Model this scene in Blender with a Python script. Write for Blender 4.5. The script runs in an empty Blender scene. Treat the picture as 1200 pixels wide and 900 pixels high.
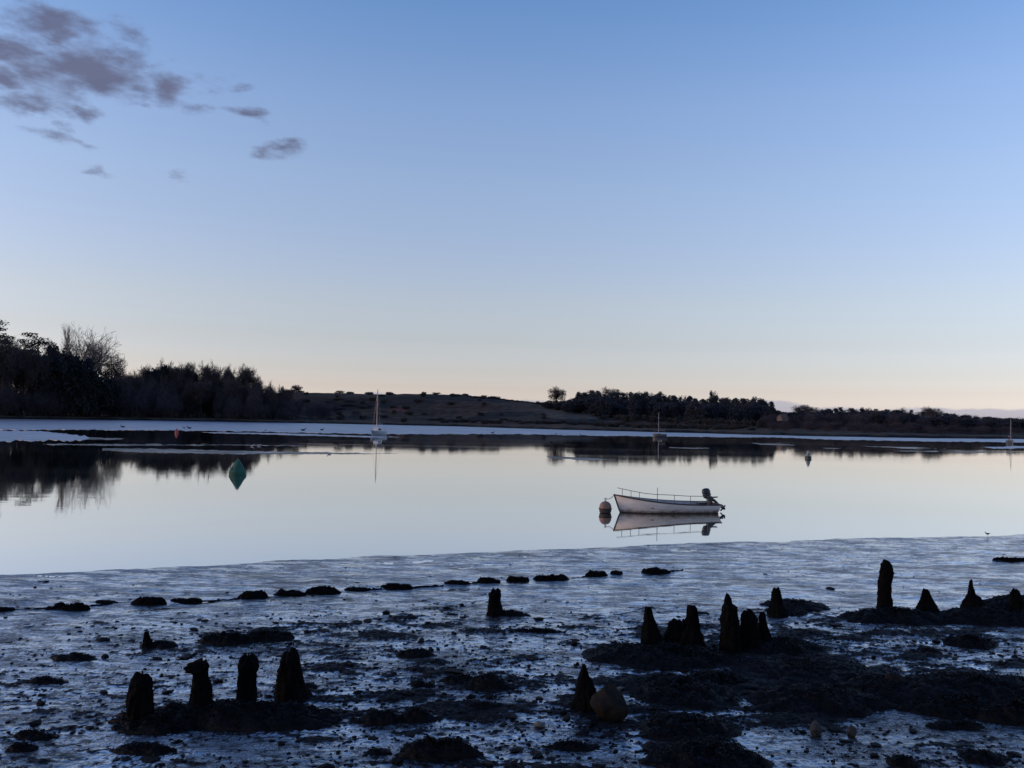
import bpy, bmesh, math, random
import numpy as np
from mathutils import Vector, Matrix

# ------------------------------------------------------------------ camera, sky, sun, exposure
sc = bpy.context.scene
COL = sc.collection
EYE = Vector((0, 0, 3.8))
PITCH, ROLL = math.radians(2.18), math.radians(1.1)
FWD = Vector((0, math.cos(PITCH), math.sin(PITCH)))
_U0 = Vector((0, -math.sin(PITCH), math.cos(PITCH)))
_R0 = Vector((1, 0, 0))
UPV = _U0 * math.cos(ROLL) - _R0 * math.sin(ROLL)
RGT = _R0 * math.cos(ROLL) + _U0 * math.sin(ROLL)
cam = bpy.data.cameras.new('camera')
camo = bpy.data.objects.new('camera', cam); COL.objects.link(camo)
M3 = Matrix((RGT, UPV, -FWD)).transposed()
camo.matrix_world = Matrix.Translation(EYE) @ M3.to_4x4()
cam.sensor_width = 36; cam.lens = 30; cam.clip_start = .1; cam.clip_end = 30000
sc.camera = camo

def ray(px, py):
    return (FWD + RGT * ((px - 600) / 1000) + UPV * ((450 - py) / 1000))
def azel(px, py):
    d = ray(px, py).normalized()
    return math.atan2(d.x, d.y), math.asin(d.z)
def at(px, py, z=0.0):
    d = ray(px, py)
    return EYE + d * ((z - EYE.z) / d.z)
def at_dist(px, py, dist):
    d = ray(px, py); h = math.hypot(d.x, d.y)
    return EYE + d * (dist / h)

SUN_EL, SUN_ROT = math.radians(8.0), math.radians(-98)
w = bpy.data.worlds.new("World"); sc.world = w; w.use_nodes = True
nt = w.node_tree; N = nt.nodes; L = nt.links
bg = N['Background']; BG = .15
sky = N.new('ShaderNodeTexSky'); sky.sky_type = 'NISHITA'; sky.sun_disc = False
sky.sun_elevation = SUN_EL; sky.sun_rotation = SUN_ROT
tc = N.new('ShaderNodeTexCoord'); sep = N.new('ShaderNodeSeparateXYZ'); L.new(tc.outputs['Generated'], sep.inputs[0])
def wm(op, a, b=None, c=None, clamp=False):
    n = N.new('ShaderNodeMath'); n.operation = op; n.use_clamp = clamp
    for i, v in enumerate((a, b, c)):
        if v is None: continue
        if isinstance(v, (int, float)): n.inputs[i].default_value = v
        else: L.new(v, n.inputs[i])
    return n.outputs[0]
az = wm('ARCTAN2', sep.outputs[0], sep.outputs[1]); el = wm('ARCSINE', sep.outputs[2])
# dusk grading of the sky by height: the last light is paler and pinker low down, deeper blue above
GRADE = [(0.0000, (1.843, 2.026, 4.242)), (0.0131, (1.843, 2.049, 4.346)), (0.0262, (1.475, 1.517, 2.925)), (0.0436, (1.318, 1.315, 2.233)), (0.0727, (1.302, 1.230, 1.758)), (0.1091, (1.441, 1.303, 1.674)), (0.1600, (1.507, 1.393, 1.801)), (0.2182, (1.567, 1.513, 1.929)), (0.2909, (1.519, 1.569, 2.091)), (0.3782, (1.159, 1.475, 2.148)), (0.5091, (1.056, 1.496, 2.552)), (0.7999, (0.986, 1.340, 2.433)), (0.9890, (0.889, 1.220, 2.332))]
GRADE_SCALE = 4.394
ramp = N.new('ShaderNodeValToRGB')
e = ramp.color_ramp.elements
while len(e) > 1: e.remove(e[-1])
for i, (p, c) in enumerate(GRADE):
    q = e[0] if i == 0 else e.new(p)
    q.position = p; q.color = (*[v / GRADE_SCALE for v in c], 1)
elpos = wm('DIVIDE', el, 1.2, clamp=True); L.new(elpos, ramp.inputs[0])
mul = N.new('ShaderNodeMix'); mul.data_type = 'RGBA'; mul.blend_type = 'MULTIPLY'; mul.inputs[0].default_value = 1; mul.clamp_result = False
L.new(sky.outputs[0], mul.inputs[6]); L.new(ramp.outputs[0], mul.inputs[7])
vs_ = N.new('ShaderNodeVectorMath'); vs_.operation = 'SCALE'; vs_.inputs['Scale'].default_value = GRADE_SCALE; L.new(mul.outputs[2], vs_.inputs[0])
cur = vs_.outputs[0]
comb = N.new('ShaderNodeCombineXYZ'); L.new(az, comb.inputs[0]); L.new(el, comb.inputs[1])
def clouds(cur, blobs, colr, warp, nscale, k, lo, hi, amax, colr2=None):
    colr = [c / BG for c in colr]; colr2 = colr2 and [c / BG for c in colr2]
    mp = N.new('ShaderNodeMapping'); mp.inputs['Scale'].default_value = (nscale, nscale * 2.2, 1); L.new(comb.outputs[0], mp.inputs[0])
    nz = N.new('ShaderNodeTexNoise'); nz.inputs['Scale'].default_value = 1; nz.inputs['Detail'].default_value = 5; nz.inputs['Roughness'].default_value = .55
    L.new(mp.outputs[0], nz.inputs[0])
    vm = N.new('ShaderNodeVectorMath'); vm.operation = 'MULTIPLY_ADD'
    L.new(nz.outputs['Color'], vm.inputs[0]); vm.inputs[1].default_value = (warp, warp * .5, 0); L.new(comb.outputs[0], vm.inputs[2])
    tot = None
    for (x, y, rx, ry, den) in blobs:
        a, b = azel(x, y)
        s = N.new('ShaderNodeVectorMath'); s.operation = 'MULTIPLY_ADD'
        sx, sy = 1000 / rx * 1.0, 1000 / ry
        s.inputs[1].default_value = (sx, sy, 0)
        s.inputs[2].default_value = (-(a + warp * .5) * sx, -(b + warp * .25) * sy, 0)
        L.new(vm.outputs[0], s.inputs[0])
        ln = N.new('ShaderNodeVectorMath'); ln.operation = 'LENGTH'; L.new(s.outputs[0], ln.inputs[0])
        m = wm('MULTIPLY', wm('SUBTRACT', 1.25, ln.outputs['Value'], clamp=True), den)
        tot = m if tot is None else wm('MAXIMUM', tot, m)
    n2 = N.new('ShaderNodeTexNoise'); n2.inputs['Scale'].default_value = 2.6; n2.inputs['Detail'].default_value = 6; n2.inputs['Roughness'].default_value = .58
    L.new(mp.outputs[0], n2.inputs[0])
    v = wm('ADD', tot, wm('MULTIPLY', wm('SUBTRACT', n2.outputs[0], .5), k))
    mr = N.new('ShaderNodeMapRange'); mr.interpolation_type = 'SMOOTHSTEP'
    L.new(v, mr.inputs[0]); mr.inputs[1].default_value = lo; mr.inputs[2].default_value = hi; mr.inputs[4].default_value = amax
    gate = wm('GREATER_THAN', tot, .01)
    al = wm('MULTIPLY', mr.outputs[0], gate)
    mx = N.new('ShaderNodeMix'); mx.data_type = 'RGBA'; L.new(al, mx.inputs[0]); L.new(cur, mx.inputs[6])
    mx.inputs[7].default_value = (*colr, 1)
    if colr2:
        m3 = N.new('ShaderNodeMix'); m3.data_type = 'RGBA'; m3.inputs[6].default_value = (*colr, 1); m3.inputs[7].default_value = (*colr2, 1)
        L.new(nz.outputs[0], m3.inputs[0]); L.new(m3.outputs[2], mx.inputs[7])
    return mx.outputs[2]
cur = clouds(cur, [(60, 28, 55, 20, 1), (5, 62, 42, 28, 1), (5, 95, 35, 18, .9), (105, 82, 66, 32, 1.15), (30, 124, 55, 14, .85), (98, 136, 34, 8, .8),
                   (202, 100, 38, 20, .9), (232, 122, 20, 12, .6), (266, 100, 24, 10, .55), (285, 135, 36, 8.5, .9), (327, 173, 27, 12, .85),
                   (55, 85, 60, 45, .8), (150, 42, 24, 18, .6), (75, 165, 44, 9, .65), (78, 155, 14, 8, .55), (122, 200, 18, 6, .5), (204, 203, 18, 6, .5), (172, 118, 14, 7, .5)],
             (.10, .11, .195), .10, 14, 1.3, .14, 1.1, .90, (.155, .157, .25))
cur = clouds(cur, [(905, 494, 60, 24, 1), (985, 496, 62, 18, 1), (1085, 498, 65, 19, 1), (1150, 500, 60, 19, 1), (1215, 500, 60, 18, 1), (1350, 500, 90, 20, 1),
                   (440, 484, 30, 25, 1), (470, 484, 30, 22, .9), (620, 487, 45, 19, 1), (590, 487, 40, 19, .9)],
             (.36, .37, .50), .008, 60, .16, .20, .36, .62)
L.new(cur, bg.inputs[0]); bg.inputs[1].default_value = BG

sd = bpy.data.lights.new('sun', 'SUN'); sd.energy = .05; sd.angle = math.radians(12); sd.color = (1, .72, .6)
so = bpy.data.objects.new('sun', sd); COL.objects.link(so)
_sv = Vector((math.sin(SUN_ROT) * math.cos(SUN_EL), math.cos(SUN_ROT) * math.cos(SUN_EL), math.sin(SUN_EL)))
so.rotation_euler = _sv.to_track_quat('Z', 'Y').to_euler()

sc.view_settings.view_transform = 'Standard'; sc.view_settings.look = 'None'
sc.view_settings.exposure = 0; sc.view_settings.gamma = 1; sc.view_settings.use_curve_mapping = False
sc.render.engine = 'CYCLES'
sc.cycles.max_bounces = 6; sc.cycles.caustics_reflective = False; sc.cycles.caustics_refractive = False
sc.cycles.use_denoising = True

# ------------------------------------------------------------------ helpers
random.seed(7); rng = np.random.default_rng(7)
_P = np.arange(512); np.random.default_rng(3).shuffle(_P); _T = np.random.default_rng(5).random(512) * 2 - 1
def vnoise(x, y, seed=0):
    x = np.asarray(x, float) + seed * 17.31; y = np.asarray(y, float) - seed * 9.77
    xi = np.floor(x).astype(np.int64); yi = np.floor(y).astype(np.int64); fx = x - xi; fy = y - yi
    u = fx * fx * fx * (fx * (fx * 6 - 15) + 10); v = fy * fy * fy * (fy * (fy * 6 - 15) + 10)
    def h(i, j): return _T[_P[(_P[i & 511] + j) & 511]]
    a = h(xi, yi); b = h(xi + 1, yi); c = h(xi, yi + 1); d = h(xi + 1, yi + 1)
    return (a + (b - a) * u) * (1 - v) + (c + (d - c) * u) * v
def fbm(x, y, oct=4, gain=.5, seed=0):
    s = 0; a = 1; t = 0; x = np.asarray(x, float); y = np.asarray(y, float)
    for o in range(oct):
        ca, sa = math.cos(o * 1.1), math.sin(o * 1.1)
        s = s + a * vnoise((x * ca - y * sa) * 2.03 ** o, (x * sa + y * ca) * 2.03 ** o, seed + o); t += a; a *= gain
    return s / t
def sstep(a, b, x):
    t = np.clip((x - a) / (b - a), 0, 1); return t * t * (3 - 2 * t)

def tag(o, label=None, cat=None, group=None, kind=None):
    if label: o['label'] = label
    if cat: o['category'] = cat
    if group: o['group'] = group
    if kind: o['kind'] = kind
    return o
def empty(name, loc, rz=0):
    o = bpy.data.objects.new(name, None); COL.objects.link(o); o.location = loc; o.rotation_euler = (0, 0, rz); o.empty_display_size = .2
    return o
def mesh_obj(name, V, F, mat, parent=None, smooth=False, loc=None):
    me = bpy.data.meshes.new(name)
    me.from_pydata([tuple(v) for v in V], [], [tuple(f) for f in F]); me.update()
    if smooth: me.polygons.foreach_set('use_smooth', [True] * len(me.polygons))
    for m in (mat if isinstance(mat, (list, tuple)) else [mat]): me.materials.append(m)
    o = bpy.data.objects.new(name, me); COL.objects.link(o)
    if parent is not None: o.parent = parent
    if loc is not None: o.location = loc
    return o
def grid_mesh(name, X, Y, Z, mat, smooth=True, attrs=None, wrap=False):
    r, c = X.shape
    me = bpy.data.meshes.new(name)
    co = np.stack([X, Y, Z], -1).reshape(-1, 3).astype(np.float32)
    idx = np.arange(r * c).reshape(r, c)
    if wrap: idx = np.concatenate([idx, idx[:, :1]], 1)
    q = np.stack([idx[:-1, :-1], idx[:-1, 1:], idx[1:, 1:], idx[1:, :-1]], -1).reshape(-1, 4)
    me.vertices.add(len(co)); me.vertices.foreach_set('co', co.ravel())
    me.loops.add(q.size); me.loops.foreach_set('vertex_index', q.ravel().astype(np.int32))
    me.polygons.add(len(q)); me.polygons.foreach_set('loop_start', (np.arange(len(q)) * 4).astype(np.int32))
    me.polygons.foreach_set('loop_total', np.full(len(q), 4, np.int32))
    me.update(calc_edges=True); me.validate()
    if smooth: me.polygons.foreach_set('use_smooth', np.ones(len(me.polygons), bool))
    for an, (ty, data) in (attrs or {}).items():
        a = me.attributes.new(an, ty, 'POINT')
        a.data.foreach_set('color' if ty == 'FLOAT_COLOR' else 'value', np.asarray(data, np.float32).ravel())
    me.materials.append(mat)
    o = bpy.data.objects.new(name, me); COL.objects.link(o)
    return o
class MB:
    def __init__(s): s.V = []; s.F = []
    def add(s, V, F):
        b = len(s.V); s.V += [tuple(v) for v in V]; s.F += [tuple(i + b for i in f) for f in F]
    def box(s, c, d, rz=0):
        x, y, z = [k / 2 for k in d]; R = Matrix.Rotation(rz, 3, 'Z'); c = Vector(c)
        V = [c + R @ Vector((sx * x, sy * y, sz * z)) for sz in (-1, 1) for sx, sy in ((-1, -1), (1, -1), (1, 1), (-1, 1))]
        s.add(V, [(3, 2, 1, 0), (4, 5, 6, 7), (0, 1, 5, 4), (1, 2, 6, 5), (2, 3, 7, 6), (3, 0, 4, 7)])
    def tube(s, pts, rad, n=8, cap=True):
        pts = [Vector(p) for p in pts]; k = len(pts)
        if isinstance(rad, (int, float)): rad = [rad] * k
        b = len(s.V); prev = None
        for i, p in enumerate(pts):
            t = (pts[min(i + 1, k - 1)] - pts[max(i - 1, 0)]).normalized()
            if prev is None: a = t.orthogonal().normalized()
            else:
                a = prev - t * prev.dot(t)
                a = a.normalized() if a.length > 1e-6 else t.orthogonal().normalized()
            prev = a; bb = t.cross(a)
            for j in range(n):
                an = 2 * math.pi * j / n
                s.V.append(tuple(p + (a * math.cos(an) + bb * math.sin(an)) * rad[i]))
        for i in range(k - 1):
            for j in range(n):
                s.F.append((b + i * n + j, b + i * n + (j + 1) % n, b + (i + 1) * n + (j + 1) % n, b + (i + 1) * n + j))
        if cap:
            s.F.append(tuple(b + j for j in reversed(range(n)))); s.F.append(tuple(b + (k - 1) * n + j for j in range(n)))
    def lathe(s, prof, c=(0, 0, 0), n=20, fn=None):
        b = len(s.V)
        for i, (r, z) in enumerate(prof):
            for j in range(n):
                a = 2 * math.pi * j / n; rr = r * (fn(a, z) if fn else 1)
                s.V.append((c[0] + rr * math.cos(a), c[1] + rr * math.sin(a), c[2] + z))
        for i in range(len(prof) - 1):
            for j in range(n):
                s.F.append((b + i * n + j, b + i * n + (j + 1) % n, b + (i + 1) * n + (j + 1) % n, b + (i + 1) * n + j))
        s.F.append(tuple(b + j for j in reversed(range(n)))); s.F.append(tuple(b + (len(prof) - 1) * n + j for j in range(n)))
    def ell(s, c, r, n=12, m=8, R=None):
        c = Vector(c); V = []; F = []
        for i in range(1, m):
            t = math.pi * i / m
            for j in range(n):
                a = 2 * math.pi * j / n
                v = Vector((r[0] * math.sin(t) * math.cos(a), r[1] * math.sin(t) * math.sin(a), r[2] * math.cos(t)))
                V.append(c + (R @ v if R else v))
        top = Vector((0, 0, r[2])); bot = Vector((0, 0, -r[2]))
        V += [c + (R @ top if R else top), c + (R @ bot if R else bot)]
        k = len(V)
        for i in range(m - 2):
            for j in range(n): F.append((i * n + j, (i + 1) * n + j, (i + 1) * n + (j + 1) % n, i * n + (j + 1) % n))
        for j in range(n):
            F.append((k - 2, j, (j + 1) % n)); F.append((k - 1, (m - 2) * n + (j + 1) % n, (m - 2) * n + j))
        s.add(V, F)
    def build(s, name, mat, parent=None, smooth=False, loc=None):
        return mesh_obj(name, s.V, s.F, mat, parent, smooth, loc)

def mat(name, col, rough=.6, metal=0, col2=None, nscale=5, bump=0, bscale=20, spec=.5, stretch=(1, 1, 1), detail=5, bdist=.02):
    m = bpy.data.materials.new(name); m.use_nodes = True; t = m.node_tree; p = t.nodes['Principled BSDF']
    p.inputs['Roughness'].default_value = rough; p.inputs['Metallic'].default_value = metal; p.inputs['Specular IOR Level'].default_value = spec
    p.inputs['Base Color'].default_value = (*col, 1)
    co = t.nodes.new('ShaderNodeTexCoord'); mp = t.nodes.new('ShaderNodeMapping'); mp.inputs['Scale'].default_value = stretch
    t.links.new(co.outputs['Object'], mp.inputs[0])
    nz = t.nodes.new('ShaderNodeTexNoise'); nz.inputs['Scale'].default_value = nscale; nz.inputs['Detail'].default_value = detail
    t.links.new(mp.outputs[0], nz.inputs[0])
    c2 = col2 or tuple(c * .7 for c in col)
    r = t.nodes.new('ShaderNodeValToRGB'); r.color_ramp.elements[0].position = .35; r.color_ramp.elements[1].position = .65
    r.color_ramp.elements[0].color = (*c2, 1); r.color_ramp.elements[1].color = (*col, 1)
    t.links.new(nz.outputs[0], r.inputs[0]); t.links.new(r.outputs[0], p.inputs['Base Color'])
    if bump:
        n2 = t.nodes.new('ShaderNodeTexNoise'); n2.inputs['Scale'].default_value = bscale; n2.inputs['Detail'].default_value = 6
        t.links.new(mp.outputs[0], n2.inputs[0])
        b = t.nodes.new('ShaderNodeBump'); b.inputs['Strength'].default_value = bump; b.inputs['Distance'].default_value = bdist
        t.links.new(n2.outputs[0], b.inputs['Height']); t.links.new(b.outputs[0], p.inputs['Normal'])
    return m

# ------------------------------------------------------------------ materials of the setting
def water_mat():
    m = bpy.data.materials.new('calm_water'); m.use_nodes = True; t = m.node_tree; n = t.nodes; l = t.links
    n.remove(n['Principled BSDF']); out = n['Material Output']
    geo = n.new('ShaderNodeNewGeometry')
    mp = n.new('ShaderNodeMapping'); mp.inputs['Scale'].default_value = (.5, 1.4, 1); l.new(geo.outputs['Position'], mp.inputs[0])
    nz = n.new('ShaderNodeTexNoise'); nz.inputs['Scale'].default_value = .9; nz.inputs['Detail'].default_value = 4; l.new(mp.outputs[0], nz.inputs[0])
    b = n.new('ShaderNodeBump'); b.inputs['Strength'].default_value = .5; b.inputs['Distance'].default_value = .004; l.new(nz.outputs[0], b.inputs['Height'])
    lw = n.new('ShaderNodeLayerWeight'); lw.inputs[0].default_value = .5
    r = n.new('ShaderNodeMapRange'); r.inputs[1].default_value = .3; r.inputs[2].default_value = .86; r.inputs[3].default_value = .25; r.inputs[4].default_value = .97
    l.new(lw.outputs['Facing'], r.inputs[0])
    g = n.new('ShaderNodeBsdfGlossy'); g.inputs['Roughness'].default_value = .035; g.inputs['Color'].default_value = (.94, .925, .905, 1); l.new(b.outputs[0], g.inputs['Normal'])
    mw = n.new('ShaderNodeMapping'); mw.inputs['Scale'].default_value = (.012, .09, 1); l.new(geo.outputs['Position'], mw.inputs[0])
    nw = n.new('ShaderNodeTexNoise'); nw.inputs['Scale'].default_value = 1; nw.inputs['Detail'].default_value = 5; l.new(mw.outputs[0], nw.inputs[0])
    rw = n.new('ShaderNodeMapRange'); rw.inputs[1].default_value = .42; rw.inputs[2].default_value = .66; rw.inputs[3].default_value = .022; rw.inputs[4].default_value = .048; l.new(nw.outputs[0], rw.inputs[0]); l.new(rw.outputs[0], g.inputs['Roughness'])
    d = n.new('ShaderNodeBsdfDiffuse'); d.inputs['Color'].default_value = (.04, .045, .045, 1)
    mx = n.new('ShaderNodeMixShader'); l.new(r.outputs[0], mx.inputs[0]); l.new(d.outputs[0], mx.inputs[1]); l.new(g.outputs[0], mx.inputs[2])
    l.new(mx.outputs[0], out.inputs[0]); return m
def mud_mat(name, film=.6, lump_rough=.6, far=False, gr=None):
    """Wet estuary mud: a film of water over dark silt; attribute 'wet' is 1 where the surface stands under the film."""
    m = bpy.data.materials.new(name); m.use_nodes = True; t = m.node_tree; n = t.nodes; l = t.links
    n.remove(n['Principled BSDF']); out = n['Material Output']
    geo = n.new('ShaderNodeNewGeometry')
    n1 = n.new('ShaderNodeTexNoise'); n1.inputs['Scale'].default_value = 3.0; n1.inputs['Detail'].default_value = 8; n1.inputs['Roughness'].default_value = .65; l.new(geo.outputs['Position'], n1.inputs[0])
    n2 = n.new('ShaderNodeTexNoise'); n2.inputs['Scale'].default_value = 26 if not far else 4; n2.inputs['Detail'].default_value = 5; l.new(geo.outputs['Position'], n2.inputs[0])
    cr = n.new('ShaderNodeValToRGB'); cr.color_ramp.elements[0].position = .35; cr.color_ramp.elements[1].position = .7
    cr.color_ramp.elements[0].color = (.003, .003, .0035, 1); cr.color_ramp.elements[1].color = (.013, .011, .011, 1); l.new(n1.outputs[0], cr.inputs[0])
    mp3 = n.new('ShaderNodeMapping'); mp3.inputs['Scale'].default_value = (3.2, 15, 1) if not far else (.12, .9, 1); l.new(geo.outputs['Position'], mp3.inputs[0])
    n3 = n.new('ShaderNodeTexNoise'); n3.inputs['Scale'].default_value = 1; n3.inputs['Detail'].default_value = 6; n3.inputs['Roughness'].default_value = .65; l.new(mp3.outputs[0], n3.inputs[0])
    sm = n.new('ShaderNodeMath'); sm.operation = 'MULTIPLY_ADD'; sm.inputs[1].default_value = 4; l.new(n3.outputs[0], sm.inputs[0]); l.new(n2.outputs[0], sm.inputs[2])
    b = n.new('ShaderNodeBump'); b.inputs['Strength'].default_value = .8; b.inputs['Distance'].default_value = .012 if not far else .02; l.new(sm.outputs[0], b.inputs['Height'])
    if not far:      # slick pools where the silt lies flat under standing water
        np_ = n.new('ShaderNodeTexNoise'); np_.inputs['Scale'].default_value = 1; np_.inputs['Detail'].default_value = 6; np_.inputs['Roughness'].default_value = .6
        mp4 = n.new('ShaderNodeMapping'); mp4.inputs['Scale'].default_value = (.9, 2.6, 1); l.new(geo.outputs['Position'], mp4.inputs[0]); l.new(mp4.outputs[0], np_.inputs[0])
        pr = n.new('ShaderNodeMapRange'); pr.inputs[1].default_value = .46; pr.inputs[2].default_value = .56; pr.inputs[3].default_value = .12; pr.inputs[4].default_value = 1.0; l.new(np_.outputs[0], pr.inputs[0]); l.new(pr.outputs[0], b.inputs['Strength'])
    fr = n.new('ShaderNodeMapRange'); fr.inputs[1].default_value = .36 if gr is None else .44; fr.inputs[2].default_value = .55 if gr is None else .60; fr.inputs[3].default_value = .45 if gr is None else .0; fr.inputs[4].default_value = 1.0; l.new(n3.outputs[0], fr.inputs[0])
    g = n.new('ShaderNodeBsdfGlossy'); g.inputs['Roughness'].default_value = gr or (.12 if not far else .36); g.inputs['Color'].default_value = (.90, .93, 1.0, 1); l.new(b.outputs[0], g.inputs['Normal'])
    p = n.new('ShaderNodeBsdfPrincipled'); p.inputs['Roughness'].default_value = lump_rough; p.inputs['Specular IOR Level'].default_value = .10
    l.new(cr.outputs[0], p.inputs['Base Color']); l.new(b.outputs[0], p.inputs['Normal'])
    lw = n.new('ShaderNodeLayerWeight'); lw.inputs[0].default_value = .5
    if not far: l.new(b.outputs[0], lw.inputs['Normal'])
    r = n.new('ShaderNodeMapRange'); r.inputs[1].default_value = .2; r.inputs[2].default_value = .90; r.inputs[3].default_value = .08; r.inputs[4].default_value = film
    l.new(lw.outputs['Facing'], r.inputs[0])
    fm = n.new('ShaderNodeMath'); fm.operation = 'MULTIPLY'; l.new(r.outputs[0], fm.inputs[0]); l.new(fr.outputs[0], fm.inputs[1]); fac = fm.outputs[0]
    if not far:
        a = n.new('ShaderNodeAttribute'); a.attribute_name = 'wet'
        mm = n.new('ShaderNodeMath'); mm.operation = 'MULTIPLY'; l.new(fac, mm.inputs[0]); l.new(a.outputs['Fac'], mm.inputs[1]); fac = mm.outputs[0]
    mx = n.new('ShaderNodeMixShader'); l.new(fac, mx.inputs[0]); l.new(p.outputs[0], mx.inputs[1]); l.new(g.outputs[0], mx.inputs[2])
    l.new(mx.outputs[0], out.inputs[0]); return m
def attr_mat(name, rough=.95):
    m = bpy.data.materials.new(name); m.use_nodes = True; t = m.node_tree; p = t.nodes['Principled BSDF']
    a = t.nodes.new('ShaderNodeAttribute'); a.attribute_name = 'cover'
    geo = t.nodes.new('ShaderNodeNewGeometry'); nz = t.nodes.new('ShaderNodeTexNoise'); nz.inputs['Scale'].default_value = .35; nz.inputs['Detail'].default_value = 7
    t.links.new(geo.outputs['Position'], nz.inputs[0])
    mr = t.nodes.new('ShaderNodeMapRange'); mr.inputs[1].default_value = .3; mr.inputs[2].default_value = .7; mr.inputs[3].default_value = .45; mr.inputs[4].default_value = 1.5; t.links.new(nz.outputs[0], mr.inputs[0])
    mx = t.nodes.new('ShaderNodeMix'); mx.data_type = 'RGBA'; mx.blend_type = 'MULTIPLY'; mx.inputs[0].default_value = 1; mx.clamp_result = False
    t.links.new(a.outputs['Color'], mx.inputs[6]); t.links.new(mr.outputs[0], mx.inputs[7])
    t.links.new(mx.outputs[2], p.inputs['Base Color']); p.inputs['Roughness'].default_value = rough; p.inputs['Specular IOR Level'].default_value = .1
    return m
WATER = water_mat(); MUD = mud_mat('wet_mud', .95); FARMUD = mud_mat('far_wet_mud', .50, far=True); LAND = attr_mat('heath_land')

# ------------------------------------------------------------------ near foreshore (mud), one polar sheet
_sp = [at(x, y) for x, y in ((0, 672), (200, 664.5), (400, 654.5), (600, 645), (800, 637.5), (1000, 631), (1200, 626.5))]
SX = np.array([p.x for p in _sp]); SY = np.array([p.y for p in _sp])
def shoreY(x):
    x = np.asarray(x, float)
    y = np.interp(x, SX, SY)
    y = np.where(x < SX[0], SY[0] + (x - SX[0]) * .45, y)
    return np.where(x > SX[-1], SY[-1] + (x - SX[-1]) * .25, y)
# broad lumpy areas of the mud: (px x, px y, half width px, half height px, how lumpy)
ROUGH = [(250, 790, 330, 60, .25), (520, 800, 170, 90, .5), (480, 860, 300, 50, .35), (820, 775, 200, 45, .55), (930, 790, 200, 40, .8), (1120, 800, 160, 50, .75),
         (820, 830, 180, 45, .75), (820, 885, 130, 35, .9), (1030, 740, 200, 22, .7), (60, 700, 60, 8, .2), (330, 752, 120, 20, .4), (1000, 870, 200, 30, -.1), (720, 820, 90, 40, .35), (1090, 765, 160, 20, .45)]
_RB = []
for (x, y, rx, ry, k) in ROUGH:
    c = at(x, y); a = at(x + rx, y); b = at(x, y - ry); b2 = at(x, y + ry)
    _RB.append((c.x, (b.y + b2.y) / 2, abs(a.x - c.x), abs(b.y - b2.y) / 2, k))
def rough_zone(x, y):
    z = np.zeros_like(np.asarray(x, float))
    wx = x + fbm(x * .4, y * .4, 3, seed=21) * 1.6; wy = y + fbm(x * .4, y * .4, 3, seed=22) * 1.2
    for (cx, cy, rx, ry, k) in _RB:
        d = np.sqrt(((wx - cx) / rx) ** 2 + ((wy - cy) / ry) ** 2)
        z = z + k * (1 - sstep(.55, 1.25, d))
    return np.clip(z, 0, .95)
def base_h(x, y):
    s = shoreY(x) - y
    s = s + fbm(np.asarray(x) * .9, np.asarray(y) * .9, 4, seed=14) * .30 + fbm(np.asarray(x) * .25, np.asarray(y) * .1, 2, seed=15) * .15
    return np.where(s > 0, .012 * s, .035 * s).clip(-.7, 1.0) + sstep(0, 3, s) * fbm(np.asarray(x) * .22, np.asarray(y) * .22, 3, seed=4) * .03
def relief(x, y, seed=0):
    s = shoreY(x) - y
    dist = np.hypot(x, y)
    n = fbm(x * 1.3, y * 2.6, 5, .62, seed=8); n2 = fbm(x * 7, y * 14, 4, .62, seed=12)
    rz = rough_zone(x, y)
    nn = n * .75 + n2 * .50
    near = sstep(20, 14, dist)
    thr = .34 - .40 * rz - .07 * near + .20 * sstep(17, 21, dist)
    lump = np.clip(nn - thr, 0, None)
    hgt = lump * (.05 + .035 * rz)
    fine = fbm(x * 16, y * 16, 4, .68, seed=31) * .010 * (.45 + .75 * near)
    rip = vnoise(x * 3.2, y * 6.5, seed=41) * .007 * sstep(13, 19, dist) + vnoise(x * 1.1, y * 2.6, seed=43) * .012 * sstep(13, 19, dist)
    wet = 1 - sstep(.0, .05, lump)
    wet = wet * (1 - .42 * sstep(.02, .42, fbm(x * .8, y * 1.7, 4, .6, seed=51)))
    spk = fbm(x * 7, y * 13, 4, .7, seed=52)
    wet = wet * (1 - (.30 + .45 * near) * sstep(.02, .28, spk))
    wet = wet * (1 - .45 * sstep(15.5, 10, dist) * sstep(1.5, 4.5, x))
    edge = sstep(0.0, 1.2, s)
    return (hgt + fine + rip) * edge, wet
def mudz(x, y):
    r, _ = relief(np.array([x]), np.array([y])); return float(base_h(np.array([x]), np.array([y]))[0] + r[0])
def on_mud(px, py):
    z = .1
    for _ in range(6):
        p = at(px, py, z); z = float(base_h(np.array([p.x]), np.array([p.y]))[0])
    p = at(px, py, z); p.z = z; return p

fa = np.radians(np.linspace(-35, 35, 950)); ca = np.radians(np.linspace(35, 325, 90))[1:-1]
azs = np.concatenate([fa, ca])
inv = np.linspace(3800 / 8.0, 3800 / 36.0, 640); rad = np.concatenate([[.05, 1, 2, 3, 4, 5, 6, 7], 3800 / inv, [38, 41, 45, 52, 62]])
A, R = np.meshgrid(azs, rad); X = R * np.sin(A); Y = R * np.cos(A)
Hr, Wet = relief(X, Y); Z = base_h(X, Y) + Hr
mud = grid_mesh('mudflat', X, Y, Z, MUD, True, {'wet': ('FLOAT', Wet)}, wrap=True)
tag(mud, 'dark wet mud foreshore exposed by the low tide', 'mudflat', kind='structure')

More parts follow.
